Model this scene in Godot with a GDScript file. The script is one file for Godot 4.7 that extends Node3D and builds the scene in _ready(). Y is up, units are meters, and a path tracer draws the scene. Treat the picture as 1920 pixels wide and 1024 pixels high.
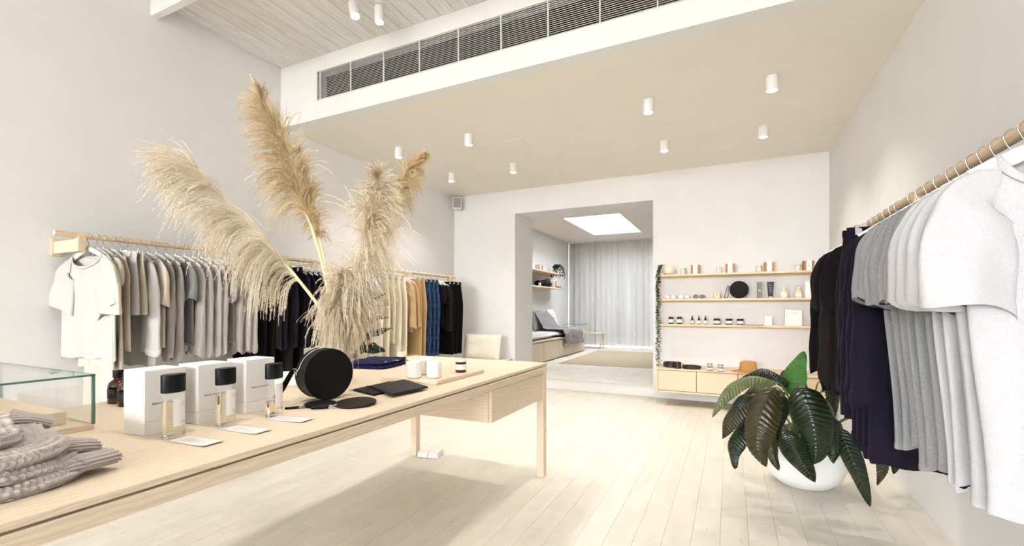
extends Node3D
# A small clothing shop: display table, clothes rails on both walls, shelves, a back room with a skylight.

class G:
	# collects triangles for one mesh; front faces run clockwise
	var v := PackedVector3Array()
	var n := PackedVector3Array()
	var uv := PackedVector2Array()
	var c := PackedColorArray()
	var ix := PackedInt32Array()
	var col := Color.WHITE
	func vert(p: Vector3, nn: Vector3, t := Vector2.ZERO) -> int:
		v.append(p); n.append(nn); uv.append(t); c.append(col)
		return v.size() - 1
	func tri(p0: Vector3, p1: Vector3, p2: Vector3) -> void:
		var nn := (p1 - p0).cross(p2 - p0).normalized()
		var b := vert(p0, nn, Vector2(0, 0)); vert(p1, nn, Vector2(1, 0)); vert(p2, nn, Vector2(1, 1))
		ix.append_array(PackedInt32Array([b, b + 2, b + 1]))
	func quad(p0: Vector3, p1: Vector3, p2: Vector3, p3: Vector3, nn: Vector3, t := []) -> void:
		var b := v.size()
		var q := [p0, p1, p2, p3]
		for k in 4: vert(q[k], nn, t[k] if t.size() == 4 else Vector2.ZERO)
		if (p1 - p0).cross(p2 - p0).dot(nn) > 0.0: ix.append_array(PackedInt32Array([b, b + 2, b + 1, b, b + 3, b + 2]))
		else: ix.append_array(PackedInt32Array([b, b + 1, b + 2, b, b + 2, b + 3]))
	func grid(rows: Array, wrap: bool, flip := false, su := 1.0, sv := 1.0) -> void:
		# rows of points; the outside is on the side of (along rows) x (along columns)
		var R := rows.size()
		var K: int = rows[0].size()
		var base := v.size()
		var nm := PackedVector3Array(); nm.resize(R * K)
		var J := K if wrap else K - 1
		for i in R - 1:
			var a: PackedVector3Array = rows[i]
			var b: PackedVector3Array = rows[i + 1]
			for j in J:
				var j1 := (j + 1) % K
				var f := (b[j1] - a[j]).cross(a[j1] - b[j])
				if flip: f = -f
				nm[i * K + j] += f; nm[i * K + j1] += f; nm[(i + 1) * K + j] += f; nm[(i + 1) * K + j1] += f
				var q := base + i * K
				if flip: ix.append_array(PackedInt32Array([q + j, q + K + j, q + K + j1, q + j, q + K + j1, q + j1]))
				else: ix.append_array(PackedInt32Array([q + j, q + K + j1, q + K + j, q + j, q + j1, q + K + j1]))
		for i in R:
			var a: PackedVector3Array = rows[i]
			for j in K:
				vert(a[j], nm[i * K + j].normalized() if nm[i * K + j].length_squared() > 1e-20 else Vector3.UP, Vector2(su * j / float(K), sv * i / float(R - 1)))
	func fan(ring: PackedVector3Array, nn: Vector3) -> void:
		var m := Vector3.ZERO
		for p in ring: m += p
		m /= ring.size()
		for k in ring.size():
			var a := ring[k]
			var b := ring[(k + 1) % ring.size()]
			var q := vert(m, nn); vert(a, nn); vert(b, nn)
			if (a - m).cross(b - m).dot(nn) > 0.0: ix.append_array(PackedInt32Array([q, q + 2, q + 1]))
			else: ix.append_array(PackedInt32Array([q, q + 1, q + 2]))
	func box(at: Vector3, size: Vector3, bevel := 0.0, grain := 0) -> void:
		# a chamfered box; u runs along the grain axis, in metres
		var h := size / 2.0
		var be := minf(bevel, minf(h.x, minf(h.y, h.z)) * 0.9)
		var ax := [Vector3.RIGHT, Vector3.UP, Vector3.BACK]
		var shift := Vector2(fposmod(at.x * 7.31 + at.z * 3.7, 5.0), fposmod(at.y * 5.17 + at.z * 2.3 + at.x, 5.0))
		var t := func(p: Vector3) -> Vector2: return shift + Vector2(p[grain], p[(grain + 1) % 3] + p[(grain + 2) % 3])
		var te := func(p: Vector3) -> Vector2: return shift + (Vector2(p.x, p.y) if grain == 2 else Vector2(p.z, p.y) if grain == 0 else Vector2(p.x, p.z))
		for a in 3:
			var b := (a + 1) % 3
			var d := (a + 2) % 3
			for s in [-1.0, 1.0]:
				var q := []
				for k in [[-1, -1], [1, -1], [1, 1], [-1, 1]]:
					q.append(ax[a] * s * h[a] + ax[b] * k[0] * (h[b] - be) + ax[d] * k[1] * (h[d] - be))
				var w := [t.call(q[0]), t.call(q[1]), t.call(q[2]), t.call(q[3])] if a != grain else [te.call(q[0]), te.call(q[1]), te.call(q[2]), te.call(q[3])]
				quad(at + q[0], at + q[1], at + q[2], at + q[3], ax[a] * s, w)
				if be <= 0.0: continue
				for s2 in [-1.0, 1.0]:
					var e := []
					for k in [[0, -1], [0, 1], [1, 1], [1, -1]]:
						e.append(ax[a] * s * (h[a] - (be if k[0] else 0.0)) + ax[b] * s2 * (h[b] - (0.0 if k[0] else be)) + ax[d] * k[1] * (h[d] - be))
					w = [t.call(e[0]), t.call(e[1]), t.call(e[2]), t.call(e[3])]
					quad(at + e[0], at + e[1], at + e[2], at + e[3], (ax[a] * s + ax[b] * s2).normalized(), w)
		if be > 0.0:
			for sx in [-1.0, 1.0]:
				for sy in [-1.0, 1.0]:
					for sz in [-1.0, 1.0]:
						var s3 := Vector3(sx, sy, sz)
						var p := at + s3 * (h - Vector3(be, be, be))
						var p0 := p + Vector3(sx * be, 0, 0)
						var p1 := p + Vector3(0, sy * be, 0)
						var p2 := p + Vector3(0, 0, sz * be)
						if (p1 - p0).cross(p2 - p0).dot(s3) > 0.0: tri(p0, p1, p2)
						else: tri(p0, p2, p1)
	func lathe(prof: Array, seg := 24, at := Vector3.ZERO, sx := 1.0, sz := 1.0) -> void:
		# profile of (radius, height) from the bottom up along the outside; sharp corners stay sharp
		var start := 0
		for k in range(1, prof.size()):
			var last := k == prof.size() - 1
			var sharp := false
			if not last:
				var d0: Vector2 = (prof[k] - prof[k - 1]).normalized()
				var d1: Vector2 = (prof[k + 1] - prof[k]).normalized()
				sharp = d0.dot(d1) < 0.8
			if last or sharp:
				var rows := []
				for i in range(start, k + 1):
					var row := PackedVector3Array()
					for j in seg:
						var a := TAU * j / seg
						row.append(at + Vector3(cos(a) * prof[i].x * sx, prof[i].y, sin(a) * prof[i].x * sz))
					rows.append(row)
				grid(rows, true)
				start = k
	func tube(path: PackedVector3Array, r0: float, r1: float, seg := 8, flat := 1.0, side := Vector3.ZERO) -> void:
		# round or (flat < 1) flattened bar along a path, capped
		var rows := []
		var N := path.size()
		var up := side
		if up == Vector3.ZERO:
			up = Vector3.UP if absf((path[1] - path[0]).normalized().y) < 0.9 else Vector3.RIGHT
		for i in N:
			var t := (path[mini(i + 1, N - 1)] - path[maxi(i - 1, 0)]).normalized()
			var a := (up - t * up.dot(t)).normalized()
			var b := t.cross(a)
			if side == Vector3.ZERO: up = a
			var r := lerpf(r0, r1, i / float(N - 1))
			var row := PackedVector3Array()
			for j in seg:
				var q := TAU * j / seg
				row.append(path[i] + a * cos(q) * r + b * sin(q) * r * flat)
			rows.append(row)
		grid(rows, true, true)
		fan(rows[0], (path[0] - path[1]).normalized())
		fan(rows[N - 1], (path[N - 1] - path[N - 2]).normalized())
	func plate(poly: PackedVector2Array, y0: float, y1: float, at := Vector3.ZERO) -> void:
		# an upright slab over an outline in (x, z)
		var idx := Geometry2D.triangulate_polygon(poly)
		for side in 2:
			var y := y1 if side else y0
			var nn := Vector3.UP if side else Vector3.DOWN
			for k in range(0, idx.size(), 3):
				var p := []
				for m in 3: p.append(at + Vector3(poly[idx[k + m]].x, y, poly[idx[k + m]].y))
				var b := v.size()
				for m in 3: vert(p[m], nn, poly[idx[k + m]])
				if (p[1] - p[0]).cross(p[2] - p[0]).dot(nn) > 0.0: ix.append_array(PackedInt32Array([b, b + 2, b + 1]))
				else: ix.append_array(PackedInt32Array([b, b + 1, b + 2]))
		var mid := Vector2.ZERO
		for p in poly: mid += p / poly.size()
		for k in poly.size():
			var a := poly[k]
			var b := poly[(k + 1) % poly.size()]
			var o := Vector2(b.y - a.y, a.x - b.x).normalized()
			if o.dot((a + b) / 2.0 - mid) < 0.0: o = -o
			quad(at + Vector3(a.x, y0, a.y), at + Vector3(b.x, y0, b.y), at + Vector3(b.x, y1, b.y), at + Vector3(a.x, y1, a.y), Vector3(o.x, 0, o.y))
	func mesh() -> ArrayMesh:
		var arr := []
		arr.resize(Mesh.ARRAY_MAX)
		arr[Mesh.ARRAY_VERTEX] = v
		arr[Mesh.ARRAY_NORMAL] = n
		arr[Mesh.ARRAY_TEX_UV] = uv
		arr[Mesh.ARRAY_COLOR] = c
		arr[Mesh.ARRAY_INDEX] = ix
		var m := ArrayMesh.new()
		m.add_surface_from_arrays(Mesh.PRIMITIVE_TRIANGLES, arr)
		return m

var taken := {}
var M := {}
const NTH := ["first", "second", "third", "fourth", "fifth", "sixth", "seventh", "eighth", "ninth", "tenth", "eleventh", "twelfth", "thirteenth"]
const LEFT := -3.83
const RIGHT := 0.963
const BACK := -5.95
const TOP := 0.756

func numbered(called: String) -> String:
	taken[called] = taken.get(called, -1) + 1
	return called if taken[called] == 0 else "%s_%03d" % [called, taken[called]]

func obj(called: String, g, m: Material, parent: Node = null, at := Vector3.ZERO) -> MeshInstance3D:
	var o := MeshInstance3D.new()
	o.mesh = g.mesh() if g is G else g
	o.material_override = m
	o.position = at
	if parent == null:
		o.name = numbered(called)
		add_child(o)
	else:
		o.name = called
		parent.add_child(o, true)
	return o

func tag(o: Node, label: String, category: String, group := "", kind := "") -> Node:
	if label: o.set_meta("label", label)
	if category: o.set_meta("category", category)
	if group: o.set_meta("group", group)
	if kind: o.set_meta("kind", kind)
	return o

func thing(called: String, label: String, category: String, at := Vector3.ZERO, turn := 0.0, group := "") -> Node3D:
	var o := Node3D.new()
	o.name = numbered(called)
	o.position = at
	o.rotation.y = turn
	add_child(o)
	tag(o, label, category, group)
	return o

func struct(called: String, g, m: Material, parent: Node = null) -> MeshInstance3D:
	var o := obj(called, g, m, parent)
	if parent == null: o.set_meta("kind", "structure")
	return o

func bx(at: Vector3, size: Vector3, bevel := 0.0, grain := 0) -> G:
	var g := G.new()
	g.box(at, size, bevel, grain)
	return g

func la(prof: Array, seg := 24, at := Vector3.ZERO, sx := 1.0, sz := 1.0) -> G:
	var g := G.new()
	g.lathe(prof, seg, at, sx, sz)
	return g

func tb(path: PackedVector3Array, r0: float, r1 := -1.0, seg := 8, flat := 1.0, side := Vector3.ZERO) -> G:
	var g := G.new()
	g.tube(path, r0, r0 if r1 < 0.0 else r1, seg, flat, side)
	return g

func arc(center: Vector3, a: Vector3, b: Vector3, from: float, to: float, n := 16) -> PackedVector3Array:
	var p := PackedVector3Array()
	for k in n + 1:
		var t := lerpf(from, to, k / float(n))
		p.append(center + a * cos(t) + b * sin(t))
	return p

func curve(pts: Array, n := 24) -> PackedVector3Array:
	# smooth line through the points
	var out := PackedVector3Array()
	var k := pts.size()
	for i in n + 1:
		var t := i / float(n) * (k - 1)
		var s := mini(int(t), k - 2)
		var f := t - s
		var p0: Vector3 = pts[maxi(s - 1, 0)]
		var p3: Vector3 = pts[mini(s + 2, k - 1)]
		out.append((pts[s] as Vector3).cubic_interpolate(pts[s + 1], p0, p3, f))
	return out

# ---------------------------------------------------------------- materials
func mat(called: String, color: Color, rough := 0.6, metal := 0.0) -> StandardMaterial3D:
	var m := StandardMaterial3D.new()
	m.resource_name = called
	m.albedo_color = color
	m.roughness = rough
	m.metallic = metal
	M[called] = m
	return m

func noise_tex(freq: float, lo: Color, hi: Color, size := 256, octaves := 4, s := 1, as_normal := false, bump := 4.0) -> NoiseTexture2D:
	var f := FastNoiseLite.new()
	f.seed = s
	f.frequency = freq
	f.fractal_octaves = octaves
	var t := NoiseTexture2D.new()
	t.width = size
	t.height = size
	t.seamless = true
	t.noise = f
	if as_normal:
		t.as_normal_map = true
		t.bump_strength = bump
	else:
		var r := Gradient.new()
		r.set_color(0, lo)
		r.set_color(1, hi)
		t.color_ramp = r
	return t

func image_tex(w: int, h: int, paint: Callable) -> ImageTexture:
	var im := Image.create(w, h, false, Image.FORMAT_RGB8)
	for y in h:
		for x in w: im.set_pixel(x, y, paint.call(x, y))
	return ImageTexture.create_from_image(im)

func tri_map(m: StandardMaterial3D, scale: float, world := false) -> void:
	m.uv1_triplanar = true
	m.uv1_world_triplanar = world
	m.uv1_scale = Vector3.ONE * scale

func cloth(called: String, color: Color, tex: Texture2D, scale: float, sheen := 0.25, back := 0.0, bump: Texture2D = null) -> StandardMaterial3D:
	var m := mat(called, color, 0.92)
	m.albedo_texture = tex
	m.metallic_specular = 0.25
	tri_map(m, scale)
	if sheen > 0.0:
		m.rim_enabled = true
		m.rim = sheen
		m.rim_tint = 0.6
	if back > 0.0:
		m.backlight_enabled = true
		m.backlight = Color(back, back, back)
	if bump:
		m.normal_enabled = true
		m.normal_texture = bump
		m.normal_scale = 0.3
	return m

func make_materials() -> void:
	var plain_a := noise_tex(0.012, Color(0.985, 0.985, 0.985), Color(1, 1, 1), 256, 5, 3)
	var fine_n := noise_tex(0.09, Color.BLACK, Color.WHITE, 256, 4, 8, true, 2.0)
	for d in [["wall_paint", Color(0.94, 0.935, 0.93)], ["ceiling_paint", Color(0.965, 0.945, 0.91)], ["white_paint", Color(0.95, 0.948, 0.94)], ["floor_base", Color(0.76, 0.72, 0.65)]]:
		var m := mat(d[0], d[1], 0.8)
		m.albedo_texture = plain_a
		m.normal_enabled = true
		m.normal_texture = fine_n
		m.normal_scale = 0.06
		tri_map(m, 0.6, true)
	# painted floor boards, three tones with scuffs
	var f1 := FastNoiseLite.new(); f1.seed = 21; f1.frequency = 0.02; f1.fractal_octaves = 5
	var f2 := FastNoiseLite.new(); f2.seed = 4; f2.frequency = 0.11; f2.fractal_octaves = 2
	var scuff := image_tex(256, 256, func(x: int, y: int) -> Color:
		var q := f1.get_noise_2d(x * 2.0, y * 0.35) * 0.03 + f1.get_noise_2d(x * 0.7 + 300.0, y * 0.7) * 0.03
		var s := f2.get_noise_2d(x * 1.5, y * 0.4)
		var d := 0.97 + q - (0.08 if s > 0.7 else 0.0)
		return Color(d, d * 0.995, d * 0.985))
	var k := 0
	for tone in [Color(0.91, 0.888, 0.84), Color(0.905, 0.882, 0.834), Color(0.915, 0.894, 0.85)]:
		var m := mat("floor_board_%d" % k, tone, 0.5)
		m.albedo_texture = scuff
		m.metallic_specular = 0.4
		m.normal_enabled = true
		m.normal_texture = fine_n
		m.normal_scale = 0.1
		m.uv1_triplanar = true
		m.uv1_scale = Vector3(0.8, 0.8, 0.8)
		m.uv1_offset = Vector3(k * 0.31, 0, k * 0.17)
		k += 1
	# limed ceiling boards
	var lime := image_tex(256, 256, func(x: int, y: int) -> Color:
		var d := 0.96 + f1.get_noise_2d(x * 6.0, y * 0.5) * 0.06
		return Color(d, d * 0.993, d * 0.98))
	k = 0
	for tone in [Color(0.955, 0.95, 0.94), Color(0.935, 0.925, 0.91)]:
		var m := mat("ceiling_board_%d" % k, tone, 0.75)
		m.albedo_texture = lime
		tri_map(m, 1.0)
		k += 1
	# pale ash wood, u along the grain
	var w1 := FastNoiseLite.new(); w1.seed = 5; w1.frequency = 0.01; w1.fractal_octaves = 4
	var w2 := FastNoiseLite.new(); w2.seed = 9; w2.frequency = 0.03; w2.fractal_octaves = 2
	var grain := func(x: float, y: float) -> float:
		var warp := w1.get_noise_2d(x * 0.6, y * 0.7) * 26.0
		var rings := 0.5 + 0.5 * sin((y + warp) * 0.33)
		return 0.5 * rings * rings + 0.5 * (0.5 + 0.5 * w2.get_noise_2d(x * 0.35, y * 14.0))
	var ash := image_tex(512, 512, func(x: int, y: int) -> Color:
		var e := clampf((x - 448.0) / 64.0, 0.0, 1.0)
		var q: float = lerpf(grain.call(x, y), grain.call(x - 512.0, y), e)
		return Color(0.925, 0.865, 0.785).lerp(Color(0.82, 0.735, 0.625), q * 0.85))
	for d in [["ash", Color(1, 1, 1), 0.55], ["ash_pale", Color(1.0, 0.985, 0.95), 0.6], ["ash_warm", Color(1.0, 0.975, 0.93), 0.55]]:
		var m := mat(d[0], d[1], d[2])
		m.albedo_texture = ash
		m.uv1_scale = Vector3(0.9, 2.6, 1)
		m.metallic_specular = 0.35
	# cloth
	var speck := FastNoiseLite.new(); speck.seed = 31; speck.frequency = 0.16; speck.fractal_octaves = 3
	var marl := image_tex(256, 256, func(x: int, y: int) -> Color:
		var q := speck.get_noise_2d(x * 0.7, y * 1.6) * 0.42 + speck.get_noise_2d(x * 2.4 + 90.0, y * 5.0) * 0.2
		var d := clampf(0.86 + q * 0.5, 0.0, 1.0)
		return Color(d, d, d))
	var slub := image_tex(256, 256, func(x: int, y: int) -> Color:
		var q := speck.get_noise_2d(x * 0.18, y * 2.8) + speck.get_noise_2d(x * 2.8 + 50.0, y * 0.18)
		var d := clampf(0.96 + q * 0.035, 0.0, 1.0)
		return Color(d, d, d))
	var weave := noise_tex(0.2, Color.BLACK, Color.WHITE, 256, 2, 17, true, 3.0)
	cloth("tee_white", Color(0.785, 0.78, 0.79), slub, 5.0, 0.1, 0.25, weave)
	cloth("linen_white", Color(0.81, 0.8, 0.78), slub, 4.0, 0.1, 0.35, weave)
	cloth("linen_cream", Color(0.87, 0.835, 0.775), slub, 4.0, 0.1, 0.3, weave)
	cloth("linen_oat", Color(0.85, 0.8, 0.73), slub, 4.0, 0.1, 0.25, weave)
	cloth("trouser_cream", Color(0.94, 0.895, 0.8), slub, 4.0, 0.1, 0.15, weave)
	cloth("trouser_tan", Color(0.79, 0.66, 0.46), slub, 4.0, 0.1, 0.0, weave)
	cloth("shirt_camel", Color(0.76, 0.64, 0.48), slub, 4.0, 0.1, 0.1, weave)
	cloth("marl_grey", Color(0.64, 0.64, 0.65), marl, 6.0, 0.15, 0.1, weave)
	cloth("marl_mid", Color(0.745, 0.72, 0.7), marl, 6.0, 0.15, 0.0, weave)
	cloth("marl_warm", Color(0.82, 0.79, 0.765), marl, 6.0, 0.15, 0.0, weave)
	cloth("marl_pale", Color(0.865, 0.845, 0.825), marl, 6.0, 0.15, 0.0, weave)
	cloth("velvet_black", Color(0.085, 0.075, 0.085), slub, 5.0, 0.3, 0.0, weave)
	cloth("velvet_brown", Color(0.135, 0.11, 0.11), slub, 5.0, 0.4, 0.0, weave)
	cloth("velvet_navy", Color(0.095, 0.082, 0.138), slub, 5.0, 0.5, 0.0, weave)
	cloth("cotton_black", Color(0.075, 0.07, 0.075), slub, 5.0, 0.15, 0.0, weave)
	var dn := image_tex(256, 256, func(x: int, y: int) -> Color:
		var q := speck.get_noise_2d(x * 0.25, y * 3.0) * 0.5 + speck.get_noise_2d(x * 0.2, y * 0.03) * 0.7
		var d := clampf(0.75 + q * 0.6, 0.0, 1.0)
		return Color(d, d, d))
	cloth("denim_blue", Color(0.27, 0.4, 0.58), dn, 5.0, 0.1, 0.0, weave)
	cloth("denim_navy", Color(0.13, 0.14, 0.33), dn, 5.0, 0.2, 0.0, weave)
	cloth("throw_grey", Color(0.68, 0.655, 0.655), marl, 5.0, 0.2, 0.0, weave)
	cloth("cushion_cream", Color(0.955, 0.925, 0.86), slub, 4.0, 0.1, 0.0, weave)
	cloth("cushion_white", Color(0.95, 0.94, 0.925), slub, 4.0, 0.1, 0.0, weave)
	cloth("knit_wool", Color(0.86, 0.825, 0.8), marl, 12.0, 0.3, 0.0)
	cloth("jute", Color(0.84, 0.765, 0.655), marl, 9.0, 0.0, 0.0, weave)
	cloth("straw", Color(0.86, 0.65, 0.4), marl, 14.0, 0.0, 0.0, weave)
	cloth("curtain", Color(0.84, 0.835, 0.825), slub, 2.5, 0.0, 0.17)
	# leather, metal, glass and the rest
	var hide := noise_tex(0.12, Color.BLACK, Color.WHITE, 256, 3, 12, true, 3.0)
	for d in [["leather_black", Color(0.035, 0.033, 0.033), 0.55], ["leather_brown", Color(0.13, 0.095, 0.085), 0.5], ["leather_grey", Color(0.15, 0.14, 0.14), 0.55]]:
		var m := mat(d[0], d[1], d[2])
		m.normal_enabled = true
		m.normal_texture = hide
		m.metallic_specular = 0.3
		m.normal_scale = 0.35
		tri_map(m, 9.0)
	mat("steel", Color(0.78, 0.78, 0.79), 0.25, 1.0)
	mat("cap_black", Color(0.025, 0.035, 0.05), 0.35).metallic_specular = 0.35
	mat("plastic_white", Color(0.945, 0.94, 0.93), 0.4)
	mat("lamp_white", Color(0.95, 0.95, 0.945), 0.45)
	mat("card_white", Color(0.95, 0.942, 0.93), 0.7)
	mat("ceramic_white", Color(0.94, 0.925, 0.895), 0.35)
	mat("ceramic_cream", Color(0.9, 0.85, 0.76), 0.5)
	mat("ceramic_brown", Color(0.17, 0.125, 0.11), 0.4)
	mat("pot_white", Color(0.95, 0.95, 0.945), 0.35)
	mat("soil", Color(0.18, 0.13, 0.1), 0.95)
	mat("box_brown", Color(0.66, 0.5, 0.36), 0.7)
	mat("box_grey", Color(0.5, 0.485, 0.475), 0.6)
	mat("ink", Color(0.2, 0.2, 0.21), 0.7)
	mat("ink_pale", Color(0.62, 0.61, 0.6), 0.7)
	mat("slat_white", Color(0.93, 0.925, 0.92), 0.5)
	mat("duct_dark", Color(0.24, 0.22, 0.21), 0.8)
	mat("speaker_grey", Color(0.6, 0.585, 0.565), 0.6)
	mat("frame_dark", Color(0.3, 0.3, 0.3), 0.5)
	mat("wax", Color(0.93, 0.88, 0.76), 0.5)
	mat("tube_dark", Color(0.13, 0.14, 0.19), 0.4)
	mat("lens_dark", Color(0.15, 0.11, 0.2), 0.35)
	mat("frame_rose", Color(0.66, 0.5, 0.43), 0.4)
	mat("frame_teal", Color(0.5, 0.62, 0.62), 0.4)
	mat("stem_brown", Color(0.42, 0.27, 0.17), 0.7)
	mat("stalk_green", Color(0.38, 0.46, 0.24), 0.6)
	mat("reed", Color(0.87, 0.82, 0.65), 0.65)
	var pm := mat("plume", Color(1, 1, 1), 0.9)
	pm.vertex_color_use_as_albedo = true
	pm.metallic_specular = 0.1
	pm.backlight_enabled = true
	pm.backlight = Color(0.6, 0.6, 0.6)
	for d in [["leaf_dark", Color(0.085, 0.125, 0.075), 0.27], ["leaf_bronze", Color(0.2, 0.175, 0.095), 0.3], ["leaf_bright", Color(0.22, 0.43, 0.13), 0.4], ["leaf_olive", Color(0.4, 0.42, 0.27), 0.42], ["leaf_rubber", Color(0.085, 0.12, 0.09), 0.22], ["leaf_vine", Color(0.19, 0.28, 0.13), 0.5]]:
		var m := mat(d[0], d[1], d[2])
		m.backlight_enabled = true
		m.backlight = Color(0.12, 0.2, 0.08)
	# a thin sheet of clear glass, its green edge, solid glass, amber glass
	var gl := mat("glass", Color(0.96, 0.99, 0.98, 0.06), 0.02)
	gl.transparency = BaseMaterial3D.TRANSPARENCY_ALPHA
	mat("opal_glass", Color(0.95, 0.96, 0.96, 0.36), 0.6).transparency = BaseMaterial3D.TRANSPARENCY_ALPHA
	var ge := mat("glass_edge", Color(0.06, 0.42, 0.36, 0.7), 0.08)
	ge.transparency = BaseMaterial3D.TRANSPARENCY_ALPHA
	for d in [["glass_solid", Color(0.985, 0.99, 0.985, 0.0), 0.05], ["perfume", Color(0.99, 0.96, 0.86, 0.0), 0.033], ["amber_glass", Color(0.33, 0.13, 0.04, 0.0), 0.05]]:
		var m := mat(d[0], d[1], 0.02)
		m.refraction_enabled = true
		m.refraction_scale = d[2]
	for d in [["lens_rose", Color(0.85, 0.68, 0.6, 0.55)], ["lens_teal", Color(0.7, 0.83, 0.83, 0.55)]]:
		var m := mat(d[0], d[1], 0.1)
		m.transparency = BaseMaterial3D.TRANSPARENCY_ALPHA
	# printed lines of small type
	var pr := mat("print_lines", Color(1, 1, 1), 0.7)
	pr.albedo_texture = image_tex(96, 64, func(x: int, y: int) -> Color:
		var ink: bool = (y % 7) < 2 and y > 18 and y < 50 and x > 14 and x < 78 - (y * 5) % 17 and (x * 7 + y * 3) % 11 > 2
		return Color(0.62, 0.61, 0.6) if ink else Color(0.95, 0.942, 0.925))
	var lamp := mat("lamp_glow", Color(1, 0.95, 0.87), 0.5)
	lamp.emission_enabled = true
	lamp.emission = Color(1.0, 0.93, 0.82)
	lamp.emission_energy_multiplier = 6.0

# ---------------------------------------------------------------- the scene
func _ready() -> void:
	# camera: level, 16 mm shift lens, looking 25.6 degrees to the left of the room's length
	var cam := Camera3D.new()
	cam.name = "camera"
	cam.projection = Camera3D.PROJECTION_FRUSTUM
	cam.near = 0.05
	cam.far = 100.0
	cam.size = 1024.0 / 857.0 * 0.05
	cam.frustum_offset = Vector2(0, 66.0 / 857.0 * 0.05)
	cam.position = Vector3(0, 1.12, 0)
	cam.rotation_degrees.y = 25.57
	add_child(cam)
	cam.current = true
	# daylight: a bright, slightly hazy sky seen through the shopfront, the skylight and the rear window
	var env := Environment.new()
	var sm := ProceduralSkyMaterial.new()
	sm.sky_top_color = Color(0.94, 0.963, 1.0)
	sm.sky_horizon_color = Color(0.97, 0.98, 1.0)
	sm.ground_bottom_color = Color(0.72, 0.71, 0.69)
	sm.ground_horizon_color = Color(0.88, 0.88, 0.87)
	sm.sky_curve = 0.25
	sm.energy_multiplier = SKY
	var sky := Sky.new()
	sky.sky_material = sm
	env.background_mode = Environment.BG_SKY
	env.sky = sky
	env.tonemap_mode = Environment.TONE_MAPPER_LINEAR
	env.tonemap_exposure = EXPOSURE
	env.sdfgi_enabled = true
	env.ssao_enabled = true
	env.ssil_enabled = true
	var we := WorldEnvironment.new()
	we.name = "surroundings"
	we.environment = env
	add_child(we)

	make_materials()
	build_shell()
	build_lamps()
	build_table()
	build_table_goods()
	build_pampas()
	build_rails()
	build_back_wall()
	build_floor_plant()
	build_corner()
	build_back_room()

const SKY := 32.0
const EXPOSURE := 1.1
const SPOT := 0.75

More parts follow.
